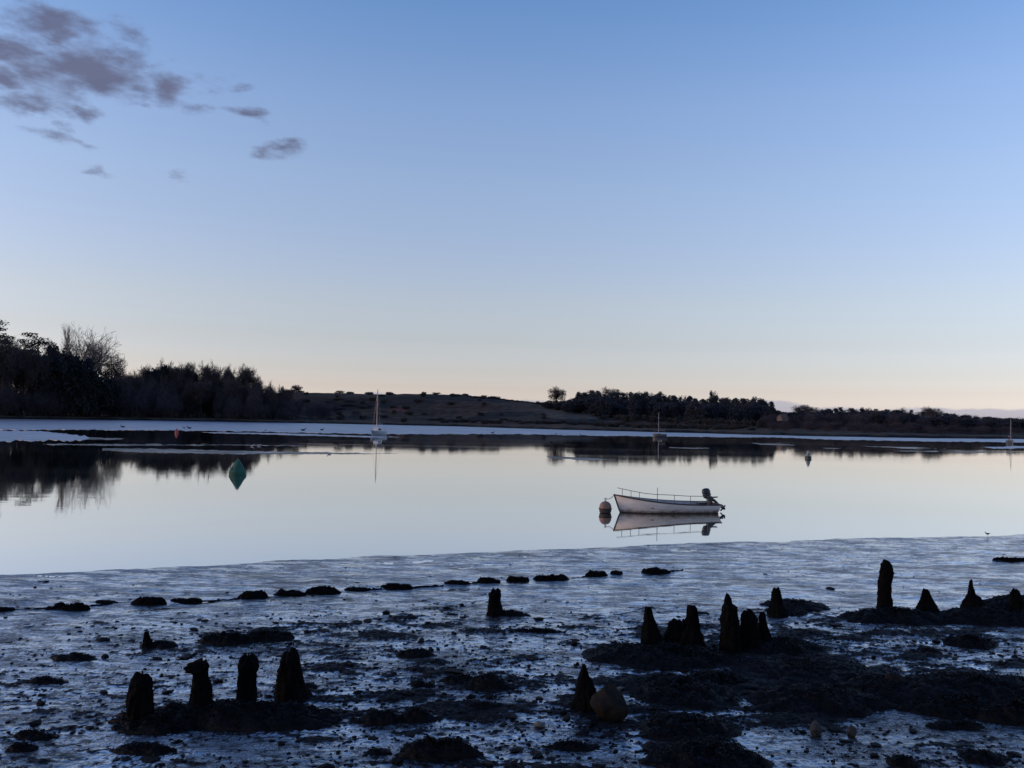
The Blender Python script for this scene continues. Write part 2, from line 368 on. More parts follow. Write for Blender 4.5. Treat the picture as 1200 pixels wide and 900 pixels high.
# ------------------------------------------------------------------ water
def disc(name, r0, r1, z, m, na=96, nr=10):
    a = np.linspace(0, 2 * math.pi, na + 1)[:-1]; rr = np.geomspace(r0, r1, nr)
    A, R = np.meshgrid(a, rr); return grid_mesh(name, R * np.sin(A), R * np.cos(A), np.full(A.shape, z), m, False, wrap=True)
wat = disc('water', 1, 9000, 0, WATER)
tag(wat, 'calm estuary water mirroring the dusk sky', 'water', kind='structure')

# ------------------------------------------------------------------ far bank and hill
HZ = lambda x: 488 + (x - 600) * .0192
SHX = [-900, -200, 0, 130, 200, 300, 400, 550, 650, 750, 850, 950, 1100, 1200, 1500, 2200]
SHY = [477, 488, 490.7, 492, 493.2, 495, 496.8, 500.2, 503.4, 506, 508.6, 511.2, 513.8, 514.6, 519, 530]
RGX = [-900, -200, 0, 130, 250, 340, 440, 500, 545, 600, 650, 700, 760, 830, 900, 950, 1200, 1500, 2200]
RGY = [452, 468, 474, 471, 466, 459.5, 462, 461.5, 463.5, 470, 475, 481, 485.5, 488, 493, 497, 503, 506, 520]
PXA = np.arange(-900, 2201, 20.0)
_az = np.array([azel(p, float(np.interp(p, SHX, SHY)))[0] for p in PXA])
_D0 = np.array([math.hypot(*at(p, float(np.interp(p, SHX, SHY))).xy) for p in PXA])
_D0 = np.clip(_D0, 200, 330)
RD = 140.0
_ZR = []
for p, d0 in zip(PXA, _D0):
    q = at_dist(p, float(np.interp(p, RGX, RGY)), d0 + RD); _ZR.append(q.z)
_ZR = np.array(_ZR)
def land_h(x, y):
    a = np.arctan2(x, y); d = np.hypot(x, y)
    d0 = np.interp(a, _az, _D0) + fbm(a * 60, a * 0 + 3, 3, seed=5) * 3.5
    zr = np.interp(a, _az, _ZR)
    t = d - d0
    bank = sstep(-1, 4, t) * .9 - (1 - sstep(-8, 0, t)) * 1.2
    up = sstep(8, RD + 5, t)
    down = sstep(RD, RD + 420, t)
    z = bank + (zr - .9) * (up * .78 + .22 * sstep(40, 110, t)) 
    z = z * (1 - down) + 2.2 * down
    z = z + fbm(x * .02, y * .02, 4, seed=9) * (1.6 * sstep(15, 60, t)) * (1 - sstep(RD - 60, RD, t)) + fbm(x * .2, y * .2, 3, seed=19) * .25 * sstep(2, 20, t)
    return z, t
aa = np.radians(np.concatenate([np.linspace(-88, -36, 60)[:-1], np.linspace(-36, 36, 700), np.linspace(36, 88, 60)[1:]]))
rr = np.concatenate([np.linspace(185, 250, 20)[:-1], np.linspace(250, 480, 260), np.geomspace(485, 9500, 30)])
A, R = np.meshgrid(aa, rr); X = R * np.sin(A); Y = R * np.cos(A); Z, T = land_h(X, Y)
cover = np.empty(X.shape + (4,)); cover[..., 3] = 1
heath = np.array([.040, .024, .016]); dry = np.array([.085, .054, .034]); gorse = np.array([.014, .013, .012]); marsh = np.array([.055, .040, .026]); black = np.array([.006, .006, .007])
m = sstep(-.15, .25, fbm(X * .012, Y * .035, 5, .6, seed=61))[..., None]
c = heath * (1 - m) + dry * .75 * m
m = sstep(.12, .3, fbm(X * .03, Y * .05, 5, .6, seed=62))[..., None]; c = c * (1 - m) + gorse * m
# land cover patches: px ellipse on the hillside -> world
def patch(c, px, py, rx, ry, colr, dist):
    q = at_dist(px, py, dist); a0 = math.atan2(q.x, q.y); ar = rx / 1000
    dz = ry / 1000 * dist
    d = np.sqrt(((A - a0) / ar) ** 2 + ((Z - q.z) / dz) ** 2) + fbm(X * .05, Y * .1, 4, seed=71) * .5
    k = ((1 - sstep(.75, 1.05, d)) * (T > 3) * (T < RD + 30))[..., None]
    return c * (1 - k) + np.array(colr) * k
c = patch(c, 675, 485, 55, 6, (.070, .055, .040), 380); c = patch(c, 860, 494, 60, 6, (.066, .052, .040), 370)
c = patch(c, 468, 481, 16, 2.2, (.10, .035, .028), 370); c = patch(c, 560, 467, 60, 6, gorse, 410); c = patch(c, 430, 470, 90, 4, heath * .6, 420)
c = patch(c, 250, 487, 80, 4, (.06, .05, .03), 300)
k = (1 - sstep(6, 16, T + fbm(X * .05, Y * .05, 3, seed=72) * 8))[..., None]; c = c * (1 - k) + marsh * k
k = (1 - sstep(.6, 2.6, T + fbm(X * .2, Y * .2, 3, seed=73) * 1.6))[..., None]; c = c * (1 - k) + black * k
cover[..., :3] = c
land = grid_mesh('hills', X, Y, Z, LAND, True, {'cover': ('FLOAT_COLOR', cover)})
tag(land, 'dark heath-covered rise and marsh edge along the far bank', 'hills', kind='structure')
def land_z(x, y): return float(land_h(np.array([x]), np.array([y]))[0][0])

# pale wet mudbanks and slicks off the far bank
def bank_sheet(poly, zt, m, label, name='mudbank', jag=1.0):
    pts = []
    k = len(poly)
    for i in range(k):
        a = poly[i]; b = poly[(i + 1) % k]; n = max(2, int(abs(a[0] - b[0]) / 3))
        for j in range(n):
            t = j / n; x = a[0] + (b[0] - a[0]) * t; y = a[1] + (b[1] - a[1]) * t
            y += float(fbm(np.array([x * .12]), np.array([i * 7.3]), 3, seed=80)[0]) * jag
            y += float(fbm(np.array([x * .45]), np.array([i * 3.1]), 3, seed=81)[0]) * jag * .6
            pts.append(at(x, y))
    bm = bmesh.new(); vs = [bm.verts.new((p.x, p.y, zt)) for p in pts]
    f = bm.faces.new(vs)
    if f.normal.z < 0: f.normal_flip()
    bm.normal_update()
    if f.normal.z < 0: f.normal_flip()
    r = bmesh.ops.extrude_face_region(bm, geom=[f]); low = [v for v in r['geom'] if isinstance(v, bmesh.types.BMVert)]
    for v in vs: v.co.z = -.25
    for v in low: v.co.z = zt
    bmesh.ops.triangulate(bm, faces=bm.faces[:]); bmesh.ops.recalc_face_normals(bm, faces=bm.faces[:])
    me = bpy.data.meshes.new(name); bm.to_mesh(me); bm.free(); me.materials.append(m)
    o = bpy.data.objects.new(name, me); COL.objects.link(o); tag(o, label, 'mudbank', kind='structure'); return o
top = [(x, float(np.interp(x, SHX, SHY)) - 1.5) for x in range(-60, 1290, 30)]
bot = [(1285, 519), (1200, 518.5), (1120, 517.6), (1050, 516.6), (1000, 515.6), (900, 512.6), (750, 511.6), (600, 508.8), (480, 508.9), (430, 508.6), (300, 505.8), (200, 504.4), (100, 503.8), (-60, 503.5)]
bank_sheet(top + bot, .015, FARMUD, 'long pale wet mudbank under the far shore', jag=.8)
bank_sheet([(-60, 505), (50, 505.5), (90, 510), (108, 513), (98, 516), (60, 516.5), (-60, 518)], .015, FARMUD, 'pale wet mudbank before the left wood', jag=2.2)
bank_sheet([(236, 506.4), (330, 507.7), (468, 512.2), (440, 512.7), (330, 509.6), (250, 507.6)], .01, FARMUD, 'thin pale mud strip before the hill', jag=.4)
bank_sheet([(1150, 524), (1240, 521.5), (1240, 525), (1165, 525.6)], .01, FARMUD, 'pale mud strip at the right edge', jag=.6)
SLICK = mud_mat('slick_mud', .55, far=True, gr=.17)
for i, pl in enumerate([[(100, 512), (150, 514), (135, 515.3), (100, 515)], [(50, 520), (160, 520.3), (270, 521.8), (160, 522.4), (60, 521.6)],
                        [(120, 525), (190, 526), (300, 529), (468, 531.6), (400, 532.6), (280, 532.2), (170, 530.5), (120, 528)],
                        [(235, 520.4), (300, 521), (400, 522.8), (300, 522.4)], [(640, 535), (690, 536.5), (722, 538.5), (690, 539.4), (650, 537.4)],
                        [(783, 524.3), (832, 525.2), (800, 525.9)], [(875, 519), (910, 520), (938, 521.8), (905, 521.8)],
                        [(1010, 522.8), (1080, 524.5), (1110, 526), (1060, 525.6)], [(1045, 528.4), (1150, 529), (1200, 530.2), (1130, 530.4)],
                        [(960, 524.5), (1000, 525.2), (970, 525.8)]]):
    bank_sheet(pl, .004, SLICK, 'thin streak of wet mud just breaking the calm water', jag=.7)
# ------------------------------------------------------------------ trees
BARK = mat('bark', (.045, .036, .032), .95, col2=(.025, .02, .018), nscale=3, spec=.1)
TWIG = mat('bare_twigs', (.085, .068, .066), .95, col2=(.055, .042, .044), nscale=.6, spec=.05)
TWIGP = mat('pale_twigs', (.20, .17, .15), .95, col2=(.13, .11, .10), nscale=.6, spec=.05)
NEEDLE = mat('pine_needles', (.032, .044, .036), .9, col2=(.018, .024, .022), nscale=.8, spec=.1)
LEAF = mat('evergreen_leaves', (.028, .032, .034), .9, col2=(.014, .016, .020), nscale=.7, spec=.1)
LEAF_HAZED = mat('hazed_evergreen_leaves', (.050, .054, .064), .9, col2=(.030, .032, .042), nscale=.6, spec=.1)  # paler and bluer than the near leaves: distance haze put into the colour
GORSE = mat('gorse_leaves', (.060, .054, .050), .95, col2=(.036, .033, .032), nscale=1.2, spec=.05)
BRUSH = mat('bramble_twigs', (.070, .060, .068), .95, col2=(.045, .038, .045), nscale=.7, spec=.05)

def leaf_cloud(lobes, n, size, seed, flat=1.0):
    """leaf clumps spread through a crown of lobes; lobes = (x, y, z, rx, ry, rz), crown height about 1"""
    r = np.random.default_rng(seed); V = []; F = []
    vol = np.array([l[3] * l[4] * l[5] for l in lobes]) ** .67; vol /= vol.sum()
    for i in range(n):
        l = lobes[r.choice(len(lobes), p=vol)]
        d = r.normal(size=3); d /= np.linalg.norm(d); k = r.uniform(.0, 1.08) ** .45
        k *= 1 + .18 * math.sin(d[0] * 7 + l[0] * 9) * math.sin(d[2] * 6 + l[1] * 5)
        c = np.array(l[:3]) + d * k * np.array(l[3:])
        a = r.normal(size=3); a /= np.linalg.norm(a); b = np.cross(a, r.normal(size=3)); b /= np.linalg.norm(b)
        s = size * r.uniform(.5, 1.3); a = a * s; b = b * s * .8
        a[2] *= flat; b[2] *= flat
        k0 = len(V); V += [c - a, c - b * .9, c + a * 1.1, c + b]; F.append((k0, k0 + 1, k0 + 2, k0 + 3))
    return V, F
def branches(seed, levels, spread, up, nchild, r0, trunk, first=.4, shrink=.68, minr=.0009):
    """recursive bare limbs in a unit-high tree; returns (trunk, twigs)"""
    r = np.random.default_rng(seed); T = MB(); W = MB()
    def grow(p, d, ln, rad, lv):
        pts = [p]; q = p; dd = d
        for k in range(3):
            dd = (dd + Vector(r.normal(size=3)) * (.05 if lv == 0 else .16) + Vector((0, 0, up))).normalized(); q = q + dd * (ln / 3); pts.append(q)
        rr = [rad, rad * .85, rad * .72, rad * .6]
        (T if lv < 2 else W).tube(pts, [max(x, minr) for x in rr], 5 if lv < 2 else 3, cap=False)
        if lv >= levels: return
        for k in range(nchild[min(lv, len(nchild) - 1)]):
            t = r.uniform(.55 if lv == 0 else .3, 1.0) if k else 1.0
            i = min(int(t * 3), 2); f = t * 3 - i; s = pts[i].lerp(pts[i + 1], f)
            perp = Vector(r.normal(size=3)); perp = (perp - dd * perp.dot(dd)).normalized()
            nd = (dd * math.cos(spread) + perp * math.sin(spread) * r.uniform(.7, 1.3)).normalized()
            grow(s, nd, ln * (first if lv == 0 else shrink) * r.uniform(.75, 1.15), rad * .6, lv + 1)
    grow(Vector((0, 0, 0)), Vector((0, 0, 1)), trunk, r0, 0)
    zmax = float(np.percentile([v[2] for v in W.V + T.V], 99))
    for m in (T, W): m.V = [(v[0] / zmax, v[1] / zmax, v[2] / zmax) for v in m.V]
    return T, W
PROTO = {}
def proto(kind, name, parts):
    """parts: list of (part name, V, F, material); unit-high; kept as mesh data only"""
    ms = []
    for pn, V, F, m in parts:
        me = bpy.data.meshes.new(pn); me.from_pydata([tuple(v) for v in V], [], [tuple(f) for f in F]); me.update(); me.materials.append(m); ms.append((pn, me))
    xs = np.array([v[:2] for pn, V, F, m in parts for v in V]); wd = 2 * np.percentile(np.hypot(xs[:, 0], xs[:, 1]), 96)
    PROTO.setdefault(kind, []).append((name, ms, float(wd)))
def trunk_mb(h, r, seed, lean=.02):
    q = np.random.default_rng(seed); b = MB(); pts = []; x = y = 0
    for k in range(6):
        pts.append((x, y, h * k / 5)); x += q.normal() * lean; y += q.normal() * lean
    b.tube(pts, [r * (1 - .13 * k) for k in range(6)], 7)
    return b
for s in range(4):      # pines: bare trunk, flat tiered foliage
    q = np.random.default_rng(100 + s); lobes = []; t = trunk_mb(.9, .018, s, .012)
    for k in range(9):
        z = .45 + .5 * k / 8; a = q.uniform(0, 6.28); rr = q.uniform(.05, .20) * (1.15 - .6 * (k / 8)); 
        x, y = rr * math.cos(a), rr * math.sin(a); lobes.append((x, y, z, q.uniform(.10, .17), q.uniform(.10, .16), q.uniform(.025, .05)))
        t.tube([(0, 0, z - .06), (x * .6, y * .6, z - .02), (x, y, z)], [.008, .006, .003], 4)
    V, F = leaf_cloud(lobes, 2600, .014, s, .5); proto('pine', 'pine_tree', [('trunk', t.V, t.F, BARK), ('crown', V, F, NEEDLE)])
for s in range(5):      # dense evergreens
    q = np.random.default_rng(200 + s); lobes = [(0, 0, .5, .33, .33, .44)]
    for k in range(16):
        a = q.uniform(0, 6.28); z = q.uniform(.15, .9); rr = .28 * math.sqrt(max(0, 1 - ((z - .45) / .6) ** 2))
        lobes.append((rr * math.cos(a), rr * math.sin(a), z, q.uniform(.08, .15), q.uniform(.08, .15), q.uniform(.07, .12)))
    t = trunk_mb(.6, .02, 20 + s)
    for mm, kd in ((LEAF, 'evergreen'), (LEAF_HAZED, 'evergreen_far')):
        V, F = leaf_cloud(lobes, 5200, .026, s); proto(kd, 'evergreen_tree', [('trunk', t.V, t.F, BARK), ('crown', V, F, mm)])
for s in range(2):      # narrow conifers
    q = np.random.default_rng(300 + s); lobes = []
    for k in range(14):
        z = .12 + .84 * k / 13; rr = .17 * (1 - (z - .1)) + .012; a = q.uniform(0, 6.28)
        lobes.append((rr * .3 * math.cos(a), rr * .3 * math.sin(a), z, rr, rr, .05))
    t = trunk_mb(.95, .014, 30 + s, .004)
    V, F = leaf_cloud(lobes, 2200, .018, s); proto('conifer', 'conifer_tree', [('trunk', t.V, t.F, BARK), ('crown', V, F, LEAF_HAZED)])
for s in range(5):      # broad bare trees
    T, W = branches(400 + s, 6, .74, .015, [9, 4, 4, 3, 3, 2], .016, .62, first=.22, shrink=.74, minr=.0018)
    q = np.random.default_rng(800 + s); lobes = [(0, 0, .68, .22, .22, .24)] + [(.22 * math.cos(k * 1.05 + s), .22 * math.sin(k * 1.05 + s), q.uniform(.55, .78), .13, .13, .13) for k in range(6)] + [(q.uniform(-.1, .1), q.uniform(-.1, .1), .86, .13, .13, .10)]
    V, F = leaf_cloud(lobes, 2600, .0085, 60 + s); W.add(V, F)
    proto('bare', 'bare_tree', [('trunk', T.V, T.F, BARK), ('crown', W.V, W.F, TWIG)])
T, W = branches(452, 6, .58, .04, [9, 4, 4, 3, 3, 2], .016, .34, first=.62, shrink=.76, minr=.0013)
proto('palebare', 'bare_tree', [('trunk', T.V, T.F, TWIGP), ('crown', W.V, W.F, TWIGP)])
T, W = branches(470, 5, .24, .12, [18, 4, 3, 3, 2], .010, .80, first=.30, shrink=.62, minr=.0008)
proto('poplar', 'poplar_tree', [('trunk', T.V, T.F, TWIGP), ('crown', W.V, W.F, TWIGP)])
q = np.random.default_rng(900); lobes = [(0, 0, .58, .36, .36, .36)] + [(.28 * math.cos(k), .28 * math.sin(k), q.uniform(.4, .8), .17, .17, .17) for k in range(7)]
V, F = leaf_cloud(lobes, 2400, .020, 91); T, W = branches(480, 4, .6, .02, [8, 4, 3, 3], .03, .4, first=.5, shrink=.7, minr=.004)
proto('roundbare', 'bare_tree', [('trunk', T.V + W.V, T.F + [tuple(i + len(T.V) for i in f) for f in W.F], BARK), ('crown', V, F, TWIG)])
for s in range(4):      # dense twiggy undergrowth, wide as tall
    q = np.random.default_rng(500 + s); T = MB(); W = MB()
    for k in range(9):
        a = q.uniform(0, 6.28); x, y = .1 * math.cos(a), .1 * math.sin(a); T.tube([(x, y, 0), (x * 2.5, y * 2.5, .35)], [.012, .007], 4, cap=False)
    for k in range(420):
        a = q.uniform(0, 6.28); rr = .5 * math.sqrt(q.uniform(0, 1)); zt = (1 - (rr / .62) ** 2.4) * q.uniform(.6, 1.06) * (1 + .15 * math.sin(a * 3 + s)); x, y = rr * math.cos(a), rr * math.sin(a)
        ln = q.uniform(.06, .16); d = Vector((q.normal() * .5 + x, q.normal() * .5 + y, .9)).normalized() * ln
        W.tube([(x, y, max(0, zt - ln)), (x + d.x, y + d.y, max(0.02, zt - ln) + d.z)], [.005, .002], 3, cap=False)
    lobes = [(0, 0, .35, .5, .5, .38)]
    for k in range(9):
        a = q.uniform(0, 6.28); rr = q.uniform(.1, .42); lobes.append((rr * math.cos(a), rr * math.sin(a), q.uniform(.4, .72), q.uniform(.14, .24), q.uniform(.14, .24), q.uniform(.14, .24)))
    V, F = leaf_cloud(lobes, 2600, .016, 50 + s); W.add(V, F)
    proto('brush', 'thicket', [('stems', T.V, T.F, BARK), ('twigs', W.V, W.F, BRUSH)])
for s in range(3):      # gorse bushes: low rounded leafy
    q = np.random.default_rng(600 + s); lobes = [(q.uniform(-.4, .4), q.uniform(-.4, .4), q.uniform(.3, .55), q.uniform(.3, .45), q.uniform(.3, .45), q.uniform(.3, .42)) for k in range(5)]
    V, F = leaf_cloud(lobes, 900, .07, s); b = MB()
    for k in range(5): a = q.uniform(0, 6.28); b.tube([(0, 0, 0), (.3 * math.cos(a), .3 * math.sin(a), .5)], [.03, .015], 4)
    proto('gorse', 'gorse_bush', [('stems', b.V, b.F, BARK), ('leaves', V, F, GORSE)])
NCOUNT = {}
_O = 'first second third fourth fifth sixth seventh eighth ninth tenth eleventh twelfth thirteenth fourteenth fifteenth sixteenth seventeenth eighteenth nineteenth'.split()
_TN = {2: 'twent', 3: 'thirt', 4: 'fort', 5: 'fift', 6: 'sixt'}
def ordw(n):
    if n <= 19: return _O[n - 1]
    a, b = divmod(n, 10)
    return _TN[a] + 'ieth' if b == 0 else _TN[a] + 'y-' + _O[b - 1]
def tree(kind, px, topy, wpx, extra, label, cat='tree', group=None, rz=None, hide_base=0.0):
    """a tree whose top stands at the given bearing and height, `extra` metres behind the far shoreline"""
    a0 = azel(px, topy)[0]; d0 = float(np.interp(a0, _az, _D0)); dist = d0 + extra
    top = at_dist(px, topy, dist); gz = land_z(top.x, top.y)
    h = max(top.z - gz, .8)
    ps = PROTO[kind]; i = NCOUNT.get(kind, 0); NCOUNT[kind] = i + 1; name, ms, base_w = ps[i % len(ps)]
    sw = (wpx / 1000 * dist) / base_w
    r = empty(name, (top.x, top.y, gz - .15), random.uniform(0, 6.28) if rz is None else rz); r.scale = (sw, sw, h + .15)
    tag(r, label, cat, group)
    for pn, me in ms:
        o = bpy.data.objects.new(pn, me); COL.objects.link(o); o.parent = r
    return r
R_ = random.Random(11)
# left wood
G1 = 'pines at the left edge'
tree('pine', -8, 372, 40, 14, 'tallest dark pine cut by the left edge of the wood', group=G1)
tree('pine', 10, 391, 34, 18, 'dark pine second from the left edge, above brown undergrowth', group=G1)
tree('pine', 27, 395, 30, 26, 'lower dark pine between the edge pines and the flat-topped one', group=G1)
tree('pine', 46, 388, 34, 16, 'flat-topped dark pine standing left of the slender poplar', group=G1)
tree('pine', 60, 399, 30, 22, 'small dark pine leaning over the black evergreen', group=G1)
tree('evergreen', 72, 404, 44, 10, 'black dense evergreen just left of the slender poplar')
tree('evergreen', 92, 414, 34, 9, 'black dense evergreen under the slender poplar')
tree('evergreen', 114, 430, 36, 6, 'black rounded evergreen below the pale spreading bare tree')
tree('evergreen', 100, 428, 30, 5, 'short black evergreen between the two dense ones by the shore')
tree('evergreen', 58, 418, 34, 12, 'dark evergreen beneath the flat-topped pine')
tree('poplar', 79, 381, 17, 40, 'slender pale bare poplar rising above the black evergreens')
tree('palebare', 108, 391, 62, 40, 'pale spreading bare tree right of the slender poplar')
tree('bare', 130, 418, 30, 40, 'thin bare tree leaning from behind the right end of the left wood')
LB = 'brown bare trees in the left wood'
for i in range(16):
    x = -40 + i * 8.5 + R_.uniform(-3, 3); tree('bare', x, 400 + max(0, x) * .16 + R_.uniform(-2, 8), R_.uniform(30, 40), R_.uniform(6, 26), 'dim brown bare tree massed under the left pines', group=LB)
LU = 'thickets along the left shore'
for i in range(34):
    x = -50 + i * 7.6 + R_.uniform(-3, 3); tree('brush', x, (446 if x < 125 else 452) + R_.uniform(-10, 14), R_.uniform(24, 34), R_.uniform(4, 22), 'dim brown thicket packed along the left shore', 'thicket', LU)
for i in range(14):
    x = -40 + i * 12; tree('brush', x, 424 + R_.uniform(-4, 12) + max(0, x) * .1, 30, R_.uniform(14, 26), 'dim brown thicket packed along the left shore', 'thicket', LU)
# bare belt right of the left wood
tops = [(140, 446), (150, 441), (158, 438), (168, 430), (178, 432), (188, 425), (197, 428), (206, 429), (214, 428), (223, 427), (232, 430), (240, 427), (249, 428), (257, 432), (266, 431), (275, 432), (284, 429), (292, 430), (299, 436), (307, 441), (320, 440)]
BB = 'bare trees in the belt before the hill'
tops = [(x, y + max(0, (x - 280) * .22)) for x, y in tops] + [(328, 453), (336, 455.5)]
for i, (x, y) in enumerate(tops):
    lab = {3: 'airy bare tree standing higher near the left end of the belt before the hill'}.get(i)
    tree('bare', x, y, (R_.uniform(20, 27) if x < 296 else 14), R_.uniform(28, 44), lab or 'bare tree on the skyline of the belt before the hill, %s from its left end' % ordw(i + 1), group=BB)
for hx, hy in ((206, 431), (222, 431), (246, 432), (268, 435)):
    tree('evergreen', hx, hy, 20, 30, 'dark ivy-thick tree among the bare belt, seen as a rounded hump', group='ivy-thick trees in the bare belt')
tree('evergreen', 189, 427, 30, 30, 'dark ivy-thick tree forming the tallest hump of the bare belt')
for i in range(34):
    x = 136 + i * 5.6 + R_.uniform(-2, 2); tree('bare', x, 438 + (x - 136) * .05 + max(0, x - 280) * .28 + R_.uniform(-3, 5), R_.uniform(18, 24) if x < 290 else 14, R_.uniform(12, 42), 'lower bare tree inside the belt between left wood and hill', group=BB)
for i in range(26):
    x = 303 + i * 5 + R_.uniform(-2, 2); tree('brush', x, float(np.interp(x, [300, 340, 430], [454, 464, 478])) + R_.uniform(-3, 6), R_.uniform(12, 22), R_.uniform(20, 90), 'dusky thicket on the slope between bare belt and hill top', 'thicket', 'thickets on the left hill slope')
for i in range(46):
    x = 134 + i * 4.6 + R_.uniform(-2, 2); tree('brush', x, 448 + (x - 136) * .07 + max(0, x - 285) * .14 + R_.uniform(-6, 12), R_.uniform(16, 24), R_.uniform(6, 40), 'dusky thicket at the foot of the bare belt', 'thicket', 'thickets below the bare belt')
tree('roundbare', 347, 451, 14, 110, 'small round bare tree on the crest just left of the hill top')
tree('roundbare', 398, 457.5, 12, 118, 'tiny bare tree on the hill crest left of the tall mast')
tree('gorse', 341, 456, 16, 120, 'dark bush on the crest beside the small round bare tree', 'bush')
# gorse on the hill
GG = 'gorse bushes scattered over the heath hill'
for i in range(60):
    x = R_.uniform(330, 640); ex = R_.uniform(15, 150)
    a0 = azel(x, 480)[0]; d = float(np.interp(a0, _az, _D0)) + ex; q = at_dist(x, 480, d); gz = land_z(q.x, q.y)
    hgt = R_.uniform(.8, 2.0); p = Vector((q.x, q.y, gz + hgt)) - EYE
    yy = 450 - 1000 * p.dot(UPV) / p.dot(FWD)
    tree('gorse', x, yy, R_.uniform(5, 12), ex, 'low dark gorse bush on the heath hill', 'bush', GG)
for i in range(60):
    x = 505 + i * 6.2; y = 492.5 + (x - 600) * .018 + R_.uniform(-1.5, 1); tree('gorse', x, y, R_.uniform(8, 14), R_.uniform(18, 40), 'dark bush in the hedge line above the marsh edge', 'bush', 'hedge bushes above the marsh')
for i in range(30):
    x = 530 + i * 4.6; tree('gorse', x, float(np.interp(x, RGX, RGY)) - R_.uniform(.3, 2.2), R_.uniform(7, 12), R_.uniform(120, 150), 'dark bush on the crest between hill and wood', 'bush', 'bushes along the hill crest')
# middle wood
tree('roundbare', 653, 453.5, 21, 128, 'round bare tree at the left end of the dark middle wood')
MT = [(640, 471), (648, 469), (664, 468), (672, 466), (681, 459), (690, 457), (698, 456.5), (706, 459), (716, 458), (726, 459), (736, 459), (744, 459), (751, 458), (760, 459), (768, 461), (775, 458.5), (784, 462), (793, 464), (803, 462.5), (812, 466), (820, 468),
      (829, 466), (843, 466), (851, 464.5), (859, 466), (868, 466.5), (877, 466), (886, 464), (893, 466), (899, 470)]
MW = 'evergreens of the middle wood'
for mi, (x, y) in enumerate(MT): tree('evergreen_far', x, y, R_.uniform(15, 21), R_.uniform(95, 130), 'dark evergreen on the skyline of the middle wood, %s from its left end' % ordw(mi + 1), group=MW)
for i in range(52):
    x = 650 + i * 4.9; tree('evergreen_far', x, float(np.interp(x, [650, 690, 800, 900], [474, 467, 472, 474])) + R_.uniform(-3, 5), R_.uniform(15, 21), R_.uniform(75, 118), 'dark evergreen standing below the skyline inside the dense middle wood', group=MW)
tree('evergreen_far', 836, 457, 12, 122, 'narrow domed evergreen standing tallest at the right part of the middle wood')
tree('bare', 716, 455, 24, 134, 'faint bare crown rising out of the middle wood')
for i in range(40):
    x = 700 + i * 5.4; tree('gorse', x, float(np.interp(x, [690, 760, 830, 900], [484, 486, 489, 492])) + R_.uniform(-2, 2), R_.uniform(9, 15), R_.uniform(60, 84), 'dark bush at the foot of the middle wood', 'bush', 'bushes below the middle wood')
for x, y in ((700, 494), (722, 495), (745, 497), (770, 499), (800, 500), (850, 502), (880, 503), (858, 499), (820, 498)):
    tree('gorse', x, y, 10, 22, 'lone bush on the rough field below the wood', 'bush', 'bushes on the rough field')
# right wood
RT = [(905, 480), (912, 482), (925, 483), (933, 482), (941, 476), (950, 475), (958, 479), (966, 480), (974, 478), (985, 477), (995, 478), (1006, 479), (1016, 477), (1026, 479), (1036, 480), (1047, 479.5), (1058, 479), (1068, 480), (1078, 482), (1086, 478), (1094, 478), (1103, 483), (1114, 484), (1125, 485.5), (1136, 486), (1148, 488), (1160, 488.5), (1172, 489), (1184, 489), (1198, 489.5), (1212, 489)]
RW = 'trees of the low right-hand wood'
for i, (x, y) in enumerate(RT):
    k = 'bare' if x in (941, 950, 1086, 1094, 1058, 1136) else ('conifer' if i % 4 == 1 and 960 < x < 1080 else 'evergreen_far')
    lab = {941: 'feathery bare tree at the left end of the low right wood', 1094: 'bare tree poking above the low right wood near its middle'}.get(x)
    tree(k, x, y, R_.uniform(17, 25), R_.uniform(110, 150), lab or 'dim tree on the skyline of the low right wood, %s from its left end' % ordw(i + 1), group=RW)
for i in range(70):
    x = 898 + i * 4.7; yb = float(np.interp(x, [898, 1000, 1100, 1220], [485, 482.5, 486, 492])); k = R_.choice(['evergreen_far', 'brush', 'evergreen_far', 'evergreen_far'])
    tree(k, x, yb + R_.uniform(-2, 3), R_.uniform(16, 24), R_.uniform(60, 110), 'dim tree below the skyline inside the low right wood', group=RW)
for i in range(60):
    x = 905 + i * 5.4; yb = float(np.interp(x, [898, 1000, 1100, 1220], [494, 495.5, 499, 502])); 
    tree('brush', x, yb + R_.uniform(-4, 3), R_.uniform(12, 18), R_.uniform(24, 70), 'dusky thicket at the foot of the low right wood', 'thicket', 'thickets below the right wood')

# cottage among the right trees
CWALL = mat('cottage_render', (.13, .10, .08), .9, nscale=2, bump=.2); CROOF = mat('cottage_tiles', (.10, .06, .05), .9, nscale=4); DARKG = mat('dark_glass', (.01, .012, .015), .15)
FRAMEW = mat('white_paint', (.30, .29, .28), .5, nscale=3)
q = at_dist(917, 490, float(np.interp(azel(917, 490)[0], _az, _D0)) + 56); gz = land_z(q.x, q.y)
q.z = min(gz, q.z - 1.2) ; cz = at_dist(917, 495.5, math.hypot(q.x, q.y)).z
ct = empty('cottage', (q.x, q.y, max(gz - .3, cz)), .5); ct.scale = (.5, .5, .5); ct.location.z += .6; tag(ct, 'small pale cottage half hidden between middle and right woods', 'house')
b = MB(); b.V = [(-3, -2.2, 0), (3, -2.2, 0), (3, 2.2, 0), (-3, 2.2, 0), (-3, -2.2, 2.5), (3, -2.2, 2.5), (3, 2.2, 2.5), (-3, 2.2, 2.5), (-3, 0, 4.3), (3, 0, 4.3)]
b.F = [(0, 1, 5, 4), (1, 2, 6, 9, 5), (2, 3, 7, 6), (3, 0, 4, 8, 7), (0, 3, 2, 1), (4, 5, 9, 8), (6, 7, 8, 9)]; b.build('wall', CWALL, ct)
